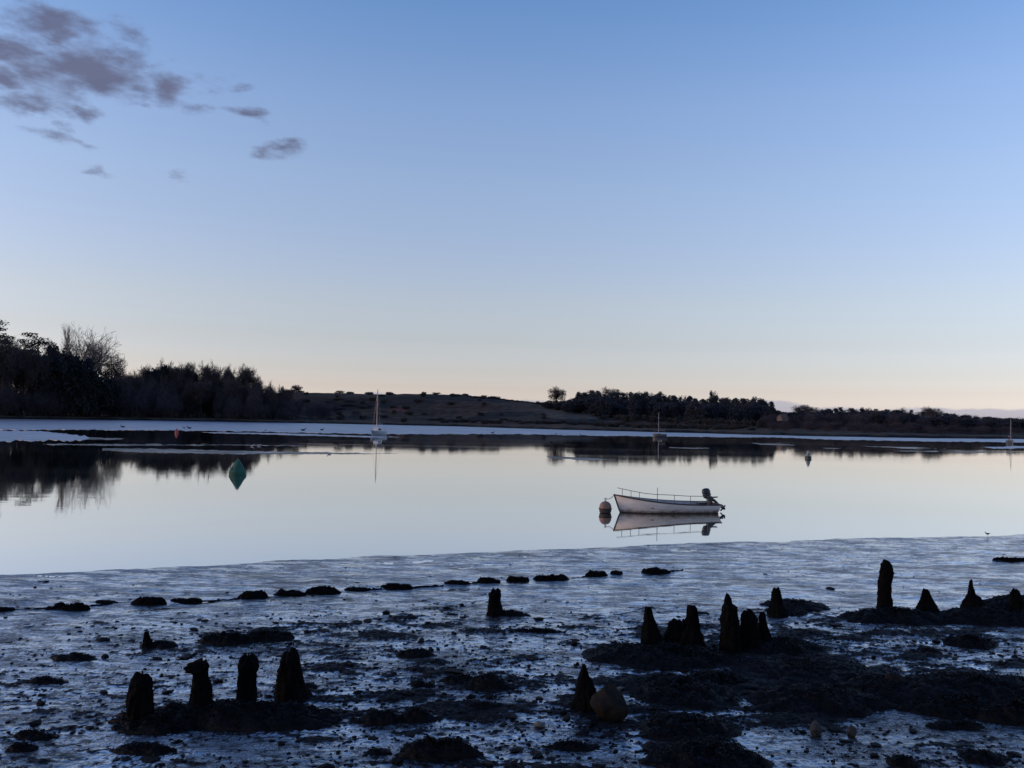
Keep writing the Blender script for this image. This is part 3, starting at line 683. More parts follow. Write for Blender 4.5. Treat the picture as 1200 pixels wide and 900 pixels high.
b = MB(); b.add([(-3.3, -2.5, 2.3), (3.3, -2.5, 2.3), (3.3, 0, 4.45), (-3.3, 0, 4.45), (3.3, 2.5, 2.3), (-3.3, 2.5, 2.3), (-3.3, -2.5, 2.42), (3.3, -2.5, 2.42), (3.3, 0, 4.6), (-3.3, 0, 4.6), (3.3, 2.5, 2.42), (-3.3, 2.5, 2.42)],
               [(3, 2, 1, 0), (5, 4, 2, 3), (6, 7, 8, 9), (9, 8, 10, 11), (0, 1, 7, 6), (4, 5, 11, 10), (1, 2, 8, 7), (2, 4, 10, 8), (0, 6, 9, 3), (3, 9, 11, 5)]); rf = b.build('roof', CROOF, ct)
b = MB(); b.box((1.8, .3, 4.8), (.6, .6, 1.2)); b.build('chimney', CROOF, rf)
for wx in (-1.6, 1.2):
    b = MB(); b.box((wx, -2.23, 1.4), (.9, .06, 1.0)); wf = b.build('window', FRAMEW, ct); b = MB(); b.box((wx, -2.265, 1.4), (.76, .02, .86)); b.build('pane', DARKG, wf)

# ------------------------------------------------------------------ dinghy with its outboard
WHITE = mat('dinghy_paint', (.74, .70, .67), .45, col2=(.62, .58, .55), nscale=2.5, bump=.15, bscale=30, stretch=(1, 1, 3), bdist=.004)
_t = WHITE.node_tree; _p = _t.nodes['Principled BSDF']; _src = _p.inputs['Base Color'].links[0].from_socket
_c = _t.nodes.new('ShaderNodeTexCoord'); _s = _t.nodes.new('ShaderNodeSeparateXYZ'); _t.links.new(_c.outputs['Object'], _s.inputs[0])
_n = _t.nodes.new('ShaderNodeTexNoise'); _n.inputs['Scale'].default_value = 5; _n.inputs['Detail'].default_value = 6; _t.links.new(_c.outputs['Object'], _n.inputs[0])
_a = _t.nodes.new('ShaderNodeMath'); _a.operation = 'MULTIPLY_ADD'; _a.inputs[1].default_value = -.34; _t.links.new(_n.outputs[0], _a.inputs[0]); _t.links.new(_s.outputs[2], _a.inputs[2])
_m = _t.nodes.new('ShaderNodeMapRange'); _m.inputs[1].default_value = -.14; _m.inputs[2].default_value = .0; _m.inputs[3].default_value = .85; _m.inputs[4].default_value = 0; _t.links.new(_a.outputs[0], _m.inputs[0])
_x = _t.nodes.new('ShaderNodeMix'); _x.data_type = 'RGBA'; _t.links.new(_m.outputs[0], _x.inputs[0]); _t.links.new(_src, _x.inputs[6]); _x.inputs[7].default_value = (.16, .11, .08, 1); _t.links.new(_x.outputs[2], _p.inputs['Base Color'])
STAIN = mat('weeded_waterline', (.03, .024, .018), .7, col2=(.015, .013, .011), nscale=14)
WOOD = mat('dark_varnished_wood', (.05, .032, .024), .45, nscale=12, stretch=(1, 6, 6)); INNER = mat('dinghy_inside', (.40, .38, .37), .6, nscale=4)
METAL = mat('dull_rail_metal', (.13, .12, .12), .45, metal=.6, nscale=20); BLACKP = mat('black_engine_paint', (.012, .012, .014), .35, nscale=10)
GREYP = mat('grey_engine_leg', (.03, .03, .033), .5, nscale=10)
ROPE = mat('mooring_rope', (.12, .10, .08), .9, nscale=40)
wl0 = at(728, 600.5); wl1 = at(833, 600)
ctr = (wl0 + wl1) / 2; HEAD = math.atan2(wl1.y - wl0.y, wl1.x - wl0.x) - .0
Lw = (wl1 - wl0).length
bt = empty('dinghy', (ctr.x, ctr.y, 0), HEAD); tag(bt, 'white open dinghy moored to a round buoy, black outboard tilted up at its stern', 'boat')
NS, NC = 40, 15
def hull_station(t):
    # t 0 bow .. 1 stern ; x at keel and at sheer
    xk = -Lw / 2 + Lw * t; xs = -Lw / 2 - .30 + (Lw + .46) * t
    hb = .80 * (1 - (1 - min(t / .55, 1)) ** 2.3) ** .8 if t < .55 else .80 - .14 * ((t - .55) / .45) ** 2
    zs = .355 + .36 * (1 - t) ** 2.3 + .02 * max(0, t - .7); zk = -.16 + .10 * (1 - min(t / .25, 1)) ** 2
    return xk, xs, hb, zs, zk
def hull_pt(t, s, inset=0.0):
    """s -1..1 across, 0 keel"""
    xk, xs, hb, zs, zk = hull_station(t)
    a = abs(s); u = math.sin(a * math.pi / 2); v = 1 - math.cos(a * math.pi / 2)
    y = hb * (u ** .85) * (1 - .06 * (1 - a)); f = v ** (1.0 + .5 * (1 - min(t / .4, 1)))
    x = xk + (xs - xk) * (f ** .9); z = zk + (zs - zk) * f
    y = max(0, y - inset); z = z + inset * (1 - a)
    return Vector((x, math.copysign(y, s) if s else 0, z))
def shell(inset, t0=0.0, t1=1.0, zmin=None):
    V = []; F = []
    for i in range(NS + 1):
        for j in range(2 * NC + 1):
            V.append(hull_pt(t0 + (t1 - t0) * i / NS, (j - NC) / NC, inset))
    n = 2 * NC + 1
    for i in range(NS):
        for j in range(2 * NC): F.append((i * n + j, (i + 1) * n + j, (i + 1) * n + j + 1, i * n + j + 1))
    return V, F, n
V, F, n = shell(0.0)
F.append(tuple(NS * n + j for j in range(n)))
hull = mesh_obj('hull', V, F, WHITE, bt, True)
for p in hull.data.polygons:
    if abs(p.normal.x) > .9 and p.center.x > Lw / 2 - .1: p.use_smooth = False
V, F, n = shell(.035, .02, .992); F = [tuple(reversed(f)) for f in F]; F.append(tuple(reversed([NS * n + j for j in range(n)])))
mesh_obj('inner_hull', V, F, INNER, bt, True)
b = MB()
for z0 in (.1, .19, .27):      # strake lines
    for sg in (-1, 1):
        pts = []
        for i in range(2, NS + 1):
            t = i / NS; lo, hi = 0.0, 1.0
            zt = z0 * (hull_station(t)[3] / .36)
            for _ in range(18):
                md = (lo + hi) / 2
                if hull_pt(t, md).z < zt: lo = md
                else: hi = md
            q = hull_pt(t, sg * lo); pts.append((q.x, q.y + sg * .001, q.z))
        b.tube(pts, .006, 4)
b.build('strakes', WHITE, hull)
b = MB()
for sg in (-1, 1): b.tube([hull_pt(i / NS, sg) + Vector((0, sg * .012, 0)) for i in range(NS + 1)], .026, 6)
b.tube([hull_pt(1, s / 6) + Vector((.01, 0, 0)) for s in range(6, 7)] + [hull_pt(1, -1) + Vector((.01, 0, 0))], .026, 6)
b.build('rubbing_strake', WOOD, bt)
b = MB()
for sg in (-1, 1):      # weed line at the water
    pts = []
    for i in range(0, NS + 1):
        t = i / NS; lo, hi = 0.0, 1.0
        for _ in range(18):
            md = (lo + hi) / 2
            if hull_pt(t, md).z < .015: lo = md
            else: hi = md
        q = hull_pt(t, sg * lo); pts.append((q.x, q.y + sg * .004, .01))
    b.tube(pts, .030, 6)
b.tube([(Lw / 2 + .02, -.62, .01), (Lw / 2 + .02, .62, .01)], .03, 6)
b.build('boot_line', STAIN, bt)
b = MB(); b.tube([hull_pt(0, 0.02) + Vector((-.01, 0, 0)), hull_pt(0, .6) * 1 + Vector((-.02, -hull_pt(0, .6).y, 0)), Vector((-Lw / 2 - .32, 0, .74))], [.025, .025, .03], 8); b.build('stem', WOOD, bt)
for t in (.33, .58, .83):
    q = hull_pt(t, .9); b = MB(); b.box((q.x, 0, .24), (.26, q.y * 2 - .1, .03)); b.build('thwart', WOOD if t < .8 else INNER, bt)
b = MB(); b.box((Lw / 2 + .04, 0, .355), (.07, 1.1, .10)); b.box((Lw / 2 - .25, .35, .30), (.35, .3, .12)); b.build('transom_board', WOOD, bt)
b = MB(); b.V = [hull_pt(.02, 1), hull_pt(.02, -1), hull_pt(.10, 1), hull_pt(.10, -1), hull_pt(.16, 1), hull_pt(.16, -1)]; b.V = [(v[0], v[1] * .96, v[2] - .02) for v in b.V]; b.F = [(0, 1, 3, 2), (2, 3, 5, 4)]
fd = b.build('foredeck', INNER, bt)
def sheer(t, sg): return hull_pt(t, sg)
PXM = 1.0 / 28.9
for sg in (-1,):
    b = MB(); pts = [Vector((-Lw / 2 - .20, sg * .05, 1.0))]
    for t, h in ((.08, .30), (.16, .29), (.25, .28), (.35, .30), (.5, .34), (.65, .34), (.80, .35), (.86, .36)):
        q = sheer(t, sg); pts.append(q + Vector((0, -sg * .05, h)))
    b.tube(pts, .012, 6)
    rl = b.build('handrail', METAL, bt)
    for t, h in ((.06, .30), (.13, .29), (.20, .285), (.36, .30), (.52, .34), (.68, .34), (.86, .36)):
        q = sheer(t, sg); s = MB(); s.tube([q + Vector((0, -sg * .04, -.02)), q + Vector((0, -sg * .05, h))], .011, 6); s.build('stanchion', METAL, bt)
q = sheer(.36, -1); b = MB(); b.tube([q + Vector((0, .06, 0)), q + Vector((0, .06, .58))], .011, 6); b.build('aerial', METAL, bt)
# outboard motor, tilted: cowl, bracket, tiller, leg, propeller
om = empty('outboard_motor', (0, 0, 0)); om.parent = bt
xs = Lw / 2 + .02
mo = MB()
R = Matrix.Rotation(math.radians(-8), 3, 'Y')
for (c, r) in (((xs - .24, 0, .83), (.185, .14, .13)), ((xs - .21, 0, .72), (.185, .14, .12)), ((xs - .26, 0, .91), (.165, .12, .075)), ((xs - .20, 0, .64), (.16, .12, .09))): mo.ell(c, r, 18, 12, R)
cw = mo.build('cowl', BLACKP, om, True)
b = MB(); b.box((xs - .10, 0, .56), (.16, .2, .20)); b.box((xs - .05, 0, .46), (.10, .24, .26)); b.box((xs + .0, 0, .60), (.46, .05, .03)); b.build('clamp_bracket', GREYP, om)
b = MB(); b.tube([(xs - .08, 0, .60), (xs + .16, 0, .45), (xs + .40, 0, .24)], [.075, .055, .042], 8)
b.box((xs + .40, 0, .24), (.26, .05, .09)); b.build('drive_leg', BLACKP, om)
b = MB(); b.ell((xs + .46, 0, .21), (.15, .045, .05), 12, 8, Matrix.Rotation(math.radians(40), 3, 'Y'))
for k in range(3):
    a = k * 2.094 + .4; Rr = Matrix.Rotation(math.radians(40), 3, 'Y'); c = Vector((xs + .54, 0, .15)); dv = Rr @ Vector((0, math.sin(a) * .10, math.cos(a) * .10))
    b.ell(c + dv, (.03, .055, .085), 8, 6, Rr @ Matrix.Rotation(-a, 3, 'X'))
b.build('propeller', BLACKP, om)
b = MB(); b.tube([(xs - .05, -.03, .62), (xs + .12, -.05, .63), (xs + .26, -.05, .63)], [.016, .014, .02], 8); b.build('tiller', METAL, om)

# round mooring buoy + rope
BUOY = mat('faded_orange_buoy', (.25, .145, .095), .6, col2=(.14, .085, .06), nscale=4, bump=.2)
p = at(709.3, 601); mb_ = empty('mooring_buoy', (p.x, p.y, 0)); tag(mb_, 'round faded orange mooring buoy at the bow of the white dinghy', 'buoy')
b = MB(); b.ell((0, 0, .225), (.245, .245, .245), 24, 16); b.build('float', BUOY, mb_, True)
b = MB(); b.tube([(.25 * math.cos(a), .25 * math.sin(a), .17) for a in np.linspace(0, 6.283, 25)], .022, 6, cap=False); b.lathe([(.20, .0), (.235, .03), (.246, .10), (.247, .155), (.24, .16)], n=24); b.build('weed_band', STAIN, mb_)
b = MB(); b.tube([(0, 0, .44), (0, 0, .53)], .018, 8); b.tube([(.04 * math.cos(a), 0, .55 + .04 * math.sin(a)) for a in np.linspace(0, 6.283, 13)], .010, 6, cap=False); b.build('ring', METAL, mb_)
bw = Matrix.Translation((ctr.x, ctr.y, 0)) @ Matrix.Rotation(HEAD, 4, 'Z') @ Vector((-Lw / 2 - .31, 0, .70))
st = Vector((p.x, p.y, .56)); mid = (bw + st) / 2 + Vector((0, 0, -.07)); b = MB(); b.tube([st, st.lerp(mid, .5) + Vector((0, 0, -.01)), mid, mid.lerp(bw, .5) + Vector((0, 0, -.01)), bw], .012, 6)
o = b.build('mooring_rope', ROPE); tag(o, 'short rope from the dinghy bow down to its round buoy', 'rope')

# green navigation buoy
GREEN = mat('green_buoy_paint', (.014, .10, .062), .8, col2=(.008, .055, .036), nscale=3, bump=.2); p = at(278.4, 555.7)
k = math.hypot(p.x, p.y) / 1000 * .92
nb = empty('green_buoy', (p.x, p.y, 0), .4); tag(nb, 'green cone-topped buoy floating on still water before the left wood', 'buoy')
b = MB(); b.lathe([(9 * k, -.3), (10.2 * k, -.05), (10.4 * k, 3.2 * k), (9.6 * k, 5 * k), (6 * k, 6.2 * k)], n=28); b.build('float', GREEN, nb)
b = MB(); b.lathe([(7.6 * k, 6 * k), (6.6 * k, 8.5 * k), (5.0 * k, 12 * k), (3.0 * k, 15.5 * k), (1.3 * k, 17.6 * k)], n=12); cn = b.build('cone', GREEN, nb)
b = MB()
for i in range(4):
    a = i * math.pi / 2 + .3; b.tube([(9.2 * k * math.cos(a), 9.2 * k * math.sin(a), 5 * k), (5.2 * k * math.cos(a), 5.2 * k * math.sin(a), 11 * k), (1.2 * k * math.cos(a), 1.2 * k * math.sin(a), 17.5 * k)], .03, 5)
b.build('frame_bar', GREEN, nb)
b = MB(); b.tube([(0, 0, 17.3 * k), (0, 0, 19.3 * k)], [.05, .03], 8); b.build('top_light', GREYP, nb)
# small white-topped buoy
p = at(947, 537.4); k = math.hypot(p.x, p.y) / 1000 * .85
nb = empty('channel_buoy', (p.x, p.y, 0)); tag(nb, 'small buoy with pale conical top and dark float, right of the dinghy', 'buoy')
b = MB(); b.lathe([(3.6 * k, -.2), (4.2 * k, 0), (4.2 * k, 2.6 * k), (3.4 * k, 3.4 * k)], n=20); b.build('float', mat('dark_buoy_float', (.012, .022, .020), .5), nb)
b = MB(); b.lathe([(3.0 * k, 3.2 * k), (2.5 * k, 6 * k), (1.6 * k, 9.0 * k), (.8 * k, 10 * k)], n=16); b.build('cone', mat('pale_buoy_paint', (.26, .30, .27), .6, col2=(.10, .14, .12), nscale=3), nb)
b = MB(); b.tube([(0, 0, 9.8 * k), (0, 0, 11.2 * k)], .03, 6); b.build('top_mark', GREYP, nb)
# red buoy near left mudbank
p = at(207, 507.5); k = math.hypot(p.x, p.y) / 1000 * .75; RED = mat('red_buoy_paint', (.42, .07, .05), .6, col2=(.28, .05, .04), nscale=3)
nb = empty('red_buoy', (p.x, p.y, 0)); tag(nb, 'red buoy on dark water below the bare tree belt at left', 'buoy')
b = MB(); b.lathe([(2.0 * k, -.1), (2.5 * k, 0), (2.5 * k, 2.2 * k), (1.7 * k, 3.4 * k)], n=16); b.build('float', RED, nb)
b = MB(); b.lathe([(1.5 * k, 3.2 * k), (1.3 * k, 5.6 * k), (.6 * k, 6.3 * k)], n=12); b.tube([(0, 0, 6 * k), (0, 0, 7.4 * k)], .05, 6); b.build('top_can', RED, nb)

# ------------------------------------------------------------------ yachts
YH = mat('pale_yacht_hull', (.30, .32, .36), .4, nscale=2); YD = mat('dark_yacht_hull', (.035, .04, .055), .4); YW = mat('weathered_white_deck', (.55, .54, .52), .5); MAST = mat('grey_mast', (.34, .31, .31), .5, metal=.3); SAIL = mat('furled_sail_cover', (.05, .06, .10), .8)
def yacht(px, wy, masty, wpx, hullpx, heading, label, hm, cabin, mast_r, rig=True):
    p = at(px, wy); d = math.hypot(p.x, p.y); k = d / 1000
    e = empty('yacht', (p.x, p.y, 0), heading); tag(e, label, 'sailing boat')
    W = wpx * k; H = hullpx * k; c, s = abs(math.cos(heading)), abs(math.sin(heading))
    Ln = W / (c + .36 * s); Bm = Ln * .36
    V = []; F = []; n = 15
    for i in range(21):
        t = i / 20; hb = Bm / 2 * (1 - (1 - min(t / .6, 1)) ** 2) ** .7 * (1 - .25 * max(0, (t - .6) / .4) ** 2)
        zs = H * (1 + .25 * (1 - t) ** 2); x0 = -Ln / 2 + Ln * t
        for j in range(n):
            s_ = (j - 7) / 7; a = abs(s_); z = -.25 + (zs + .25) * (1 - math.cos(a * math.pi / 2)); y = hb * math.sin(a * math.pi / 2) ** .8
            V.append((x0 + (.10 * Ln * (1 - t) * (1 - a)), math.copysign(y, s_), z))
    for i in range(20):
        for j in range(n - 1): F.append((i * n + j, (i + 1) * n + j, (i + 1) * n + j + 1, i * n + j + 1))
    F.append(tuple(20 * n + j for j in range(n)))
    mesh_obj('hull', V, F, hm, e)
    dk = MB(); 
    for i in range(21): dk.V += [(V[i * n][0], V[i * n][1] * .98, V[i * n][2] - .02), (V[i * n + 14][0], V[i * n + 14][1] * .98, V[i * n + 14][2] - .02)]
    dk.F = [(2 * i, 2 * i + 1, 2 * i + 3, 2 * i + 2) for i in range(20)]; dk.build('deck', YW, e)
    zt = H
    if cabin:
        b = MB(); z0, z1 = H * .9, H + cabin * k; x0, x1 = -Ln * .22, Ln * .18; yb = Bm * .30
        b.add([(x0, -yb, z0), (x1, -yb, z0), (x1, yb, z0), (x0, yb, z0), (x0 + .4, -yb * .8, z1), (x1 - .1, -yb * .85, z1), (x1 - .1, yb * .85, z1), (x0 + .4, yb * .8, z1)], [(0, 1, 5, 4), (1, 2, 6, 5), (2, 3, 7, 6), (3, 0, 4, 7), (4, 5, 6, 7)])
        cb = b.build('cabin', YW, e); b = MB()
        for sg in (-1, 1): b.box(((x0 + x1) / 2, sg * yb * .93, (z0 + z1) / 2 + .03), ((x1 - x0) * .5, .06, (z1 - z0) * .35))
        b.box((x1 - .03, 0, (z0 + z1) / 2), (.08, yb * .9, (z1 - z0) * .5)); b.build('window', DARKG, cb); zt = z1
    top = at_dist(px, masty, d).z; xm = -Ln * .08
    b = MB(); b.tube([(xm, 0, zt - .1), (xm, 0, top)], [mast_r, mast_r * .7], 8); b.build('mast', MAST, e)
    b = MB(); b.tube([(xm, 0, zt + .55), (Ln * .38, 0, zt + .5)], .05, 6); bo = b.build('boom', MAST, e)
    b = MB(); b.tube([(xm + .1, 0, zt + .66), (Ln * .1, 0, zt + .68), (Ln * .36, 0, zt + .58)], [.13, .12, .06], 8); b.build('sail_cover', SAIL, bo)
    if rig:
        b = MB(); zz = zt + (top - zt) * .97
        for q in ((-Ln * .48, 0, H * 1.2), (Ln * .48, 0, H), (xm, Bm * .45, H), (xm, -Bm * .45, H)): b.tube([(xm, 0, zz), q], .009, 3)
        b.build('rigging', METAL, e)
        b = MB()
        for sg in (-1, 1):
            for t in (-.35, 0, .3): b.tube([(t * Ln, sg * Bm * .40, H), (t * Ln, sg * Bm * .40, H + .5)], .015, 4)
        b.build('guard_rail', METAL, e)
    return e
yacht(442.5, 510.5, 456.5, 20.5, 5.0, math.radians(70), 'pale blue-grey cabin yacht with the tallest mast, moored below the hill', YH, 4.5, .085)
yacht(773, 512.3, 483.5, 17, 3.6, math.radians(-12), 'small dark-hulled yacht with a short pale mast below the middle wood', YD, 1.2, .06)
yacht(1184, 520.0, 489.5, 7, 3.2, math.radians(80), 'small dark yacht seen end on at the far right edge', YD, 1.5, .06)

# ------------------------------------------------------------------ birds
BIRD = mat('dark_plumage', (.03, .026, .024), .8, col2=(.015, .013, .013), nscale=20); GULL = mat('pale_plumage', (.45, .44, .43), .8, nscale=20); BEAK = mat('beak', (.10, .05, .02), .6)
def bird(px, py, size, label, m, floating=True, face=1, z=0.0, cat='bird', group=None):
    p = at(px, py, z); e = empty('waterbird' if floating else 'wading_bird', (p.x, p.y, z), 0 if face > 0 else math.pi); tag(e, label, cat, group)
    s = size; b = MB(); lift = 0 if floating else s * .55
    prof = [(-.50, .16, .015), (-.40, .17, .06), (-.2, .15, .14), (0, .13, .17), (.2, .14, .16), (.34, .20, .10), (.40, .32, .065), (.44, .44, .06), (.50, .50, .075), (.56, .49, .05), (.62, .47, .015)]
    b.tube([(x * s, 0, z_ * s + lift) for x, z_, r in prof], [r * s for _, _, r in prof], 10)
    b.build('body', m, e, True)
    b = MB(); b.tube([(.60 * s, 0, .475 * s + lift), (.76 * s, 0, .45 * s + lift)], [.02 * s, .006 * s], 5); b.build('beak', BEAK, e)
    if not floating:
        for sg in (-1, 1): b = MB(); b.tube([(0, sg * .05 * s, lift), (.03 * s, sg * .06 * s, lift * .5), (0, sg * .06 * s, -.01), (.12 * s, sg * .06 * s, .0)], .018 * s, 5); b.build('leg', BEAK, e)
    return e
bird(1157.5, 629.5, .17, 'small wading bird at the water edge on the right mud', BIRD, False, -1, z=.005)
DB = 'dark birds on the far mudbank'
for x, y, s in ((144, 500.8, .9), (355, 504.6, 1.0), (377, 504.2, .8), (577, 507.6, .7), (682, 511.3, .8), (652, 509.2, .5), (222, 502.2, .9), (216, 501.8, .6), (311, 504.6, .4), (646, 518.5, .6)):
    onw = y > 512; bird(x, y, s * 1.1, 'small dark bird on the water nearer than the mudbank' if onw else 'small dark bird resting on the pale far mudbank', BIRD, True, 1 if int(x) % 2 else -1, z=0 if onw else .03, group=None if onw else DB)
for x, y in ((295.5, 523), (303.5, 522.6), (386, 532)): bird(x, y, .42, 'tiny pale gull on the still water between green buoy and yacht', GULL, True, 1 if int(x) % 2 else -1, z=.01, group='pale gulls on still water')

# ------------------------------------------------------------------ foreshore: weed mounds, timbers, posts, stones
WEED = mat('wet_bladder_weed', (.0055, .005, .0052), .6, col2=(.002, .002, .0025), nscale=16, bump=.9, bscale=45, spec=.07, bdist=.012)
ROT = mat('rotten_timber', (.004, .0038, .0042), .8, col2=(.0018, .0017, .002), nscale=8, bump=1, bscale=28, spec=.03, stretch=(1, 1, .35), bdist=.02)
ROCK = mat('brown_rock', (.020, .0155, .0115), .75, col2=(.007, .006, .006), nscale=6, bump=1, bscale=14, spec=.08, bdist=.02)
PALE = mat('pale_stone', (.10, .085, .07), .6, nscale=14); ROCKD = mat('dark_rock', (.010, .0085, .008), .7, col2=(.005, .0045, .0045), nscale=9, bump=.6, bscale=20)
def fronds(b, fn, n, s, seed):
    r = random.Random(seed)
    for i in range(n):
        p, nrm = fn(r); a = r.uniform(0, 6.28); d = Vector((math.cos(a), math.sin(a), r.uniform(-.3, .55))).normalized() * s * r.uniform(.5, 1.4)
        wv = d.cross(Vector((0, 0, 1))).normalized() * s * r.uniform(.12, .3); q = p + nrm * .01
        b.add([q - wv, q + wv, q + d * .6 + wv * .9 + Vector((0, 0, s * .15)), q + d - Vector((0, 0, s * .2))], [(0, 1, 2, 3)])
def mound_data(rx, ry, h, seed, lump=.35, steep=2.0):
    nx, na = 26, max(40, int(44 * max(1, rx / ry) ** .5)); nx = 30
    T, Aa = np.meshgrid(np.linspace(.02, 1.04, nx), np.linspace(0, 2 * math.pi, na + 1)[:-1], indexing='ij')
    wob = 1 + .22 * fbm(np.cos(Aa) * 1.5 + seed, np.sin(Aa) * 1.5, 3, seed=seed % 50) + .10 * fbm(np.cos(Aa) * 6, np.sin(Aa) * 6 + seed, 2, seed=seed % 50)
    X = rx * T * np.cos(Aa) * wob; Y = ry * T * np.sin(Aa) * wob
    prof = np.clip(1 - T ** steep, -.02, 1) ** .8 if steep < 3 else np.clip(1 - T ** steep, -.02, 1)
    n1 = fbm(X * 2.2 + seed, Y * 2.2, 3, seed=seed % 40); n2 = fbm(X * 9 + seed, Y * 9, 4, .6, seed=seed % 40 + 3)
    Z = h * prof * (1 + lump * 1.3 * n1) + sstep(1.0, .85, T) * n2 * min(h * .6, .07)
    Z = np.where(T > .98, -.05, Z)
    return X, Y, Z
def pxbox(x0, x1, yt, yb):
    """a thing that rests on the mud with its front foot at yb and its top at yt"""
    p = on_mud((x0 + x1) / 2, yb); k = math.hypot(p.x, p.y) / 1000
    return p, k
def mound(name, x0, x1, yt, yb, label, cat, group=None, seed=1, m=None, depth=None, lump=.35, steep=2.0, nf=None, fs=.05):
    p, k = pxbox(x0, x1, yt, yb); rx = (x1 - x0) / 2 * k; hp = (yb - yt) * k
    g = 3.8 / math.hypot(p.x, p.y)
    # seen height = h + part of the depth
    ry = depth if depth else min(rx, max(.10, hp * .5 / g * .5)); h = max(.035, hp - 1.35 * ry * g)
    q = Vector((p.x * (1 + ry / math.hypot(p.x, p.y)), p.y * (1 + ry / math.hypot(p.x, p.y)), 0)); q.z = float(base_h(np.array([q.x]), np.array([q.y]))[0])
    dq = math.hypot(q.x, q.y); h = max(.03, (at_dist((x0 + x1) / 2, yt, dq).z - q.z) * (.62 if name == 'seaweed_mound' else .66))
    X, Y, Z = mound_data(rx, ry, h, seed, lump, steep)
    gx, gy = X + q.x, Y + q.y; Z = Z + base_h(gx, gy) - q.z
    o = grid_mesh(name, X, Y, Z, m or WEED, True, wrap=False)
    bm = bmesh.new(); bm.from_mesh(o.data)
    na = X.shape[1]; bm.verts.ensure_lookup_table()
    for i in range(X.shape[0] - 1): bm.faces.new([bm.verts[i * na + na - 1], bm.verts[i * na], bm.verts[(i + 1) * na], bm.verts[(i + 1) * na + na - 1]])
    bm.faces.new([bm.verts[j] for j in range(na)])
    if nf is None: nf = int(min(700, 90 + rx * 500))
    fb = MB(); r0, c0 = X.shape
    def fn(r):
        i, j = r.randrange(1, r0 - 3), r.randrange(c0); return Vector((X[i, j], Y[i, j], Z[i, j])), Vector((0, 0, 1))
    fronds(fb, fn, nf, fs * (1 if rx > .4 else .6), seed)
    vs = [bm.verts.new(v) for v in fb.V]
    for f in fb.F: bm.faces.new([vs[i] for i in f])
    bmesh.ops.recalc_face_normals(bm, faces=bm.faces[:]); bm.to_mesh(o.data); bm.free()
    for pl in o.data.polygons: pl.use_smooth = True
    o.location = q; tag(o, label, cat, group); return o
def post(bx0, bx1, by, prof, label, seed, group, lean=None, jag=.12, ridges=6):
    """eroded stump; prof = list of (height fraction, x left px, x right px); top y in prof[-1][3]"""
    ytop = prof['top']; rows = prof['rows']
    p = on_mud((bx0 + bx1) / 2, by); d = math.hypot(p.x, p.y); k = d / 1000
    rad0 = (bx1 - bx0) / 2 * k; f = (d + rad0) / d
    base = Vector((p.x * f, p.y * f, 0)); base.z = float(base_h(np.array([base.x]), np.array([base.y]))[0]) - .08
    H = at_dist((bx0 + bx1) / 2, ytop, d * f).z - base.z - .08; q = np.random.default_rng(seed)
    nr, na = 60, 44; F = []
    hh = [r[0] for r in rows]; cx = [((r[1] + r[2]) / 2 - (bx0 + bx1) / 2) * k for r in rows]; ww = [(r[2] - r[1]) / 2 * k for r in rows]
    ph = q.uniform(0, 6.28)
    tt = np.linspace(0, 1, nr) ** .9; Tm, Am = np.meshgrid(tt, np.linspace(0, 2 * math.pi, na + 1)[:-1], indexing='ij')
    zz = Tm * (H + .08); r = np.interp(Tm, hh, ww); c = np.interp(Tm, hh, cx)
    r = r * (1 + .22 * sstep(.75, .97, Tm))
    r = np.maximum(r, .022 * (1 - sstep(.995, 1, Tm)) + .35 * r)
    n = fbm(np.cos(Am) * 1.6 + seed, np.sin(Am) * 1.6 + zz * 2.2, 3, seed=seed % 60); n2 = fbm(np.cos(Am) * 5 + seed, np.sin(Am) * 5 + zz * 11, 4, .65, seed=seed % 60 + 2)
    ng = fbm(np.cos(Am) * 7 + seed, np.sin(Am) * 7 + zz * 1.3, 3, .6, seed=33)
    rr = r * .93 * (1 + .16 * n + .16 * n2 + .22 * ng) + .008 * n2
    rr = np.maximum(rr, .004)
    zz = zz + fbm(np.cos(Am) * 3, np.sin(Am) * 3 + seed, 2, seed=9) * jag * .7 * np.clip((Tm - .75) / .25, 0, 1) * np.clip(r / .07, 0, 1)
    V = [tuple(v) for v in np.stack([c + rr * np.cos(Am), rr * np.sin(Am), zz], -1).reshape(-1, 3)]
    for i in range(nr - 1):
        for j in range(na): F.append((i * na + j, i * na + (j + 1) % na, (i + 1) * na + (j + 1) % na, (i + 1) * na + j))
    k0 = len(V); ct = np.mean([V[(nr - 1) * na + j] for j in range(na)], 0); V.append((ct[0], ct[1], ct[2] + .01))
    for j in range(na): F.append(((nr - 1) * na + j, (nr - 1) * na + (j + 1) % na, k0))
    rt = empty('timber_stump', base, 0); rt.rotation_euler = (0, 0, -math.atan2(base.x, base.y)); tag(rt, label, 'wooden post', group)
    mesh_obj('post', V, F, ROT, rt, True)
    fb = MB()
    def fn(r):
        i = min(int(abs(r.gauss(0, .45)) * nr), nr - 6); j = r.randrange(na); v = Vector(V[i * na + j]); c = Vector((float(np.interp(i / (nr - 1), hh, cx)), 0, v.z)); return v, (v - c).normalized()
    fronds(fb, fn, 150, .028, seed); tag(fb.build('clinging_weed', WEED, rt), kind='stuff')
    return rt
PG = 'rotting timber stumps on the mud'
def P(bx0, bx1, by, top, rows, label, seed, **kw): return post(bx0, bx1, by, {'top': top, 'rows': rows}, label, seed, PG, **kw)
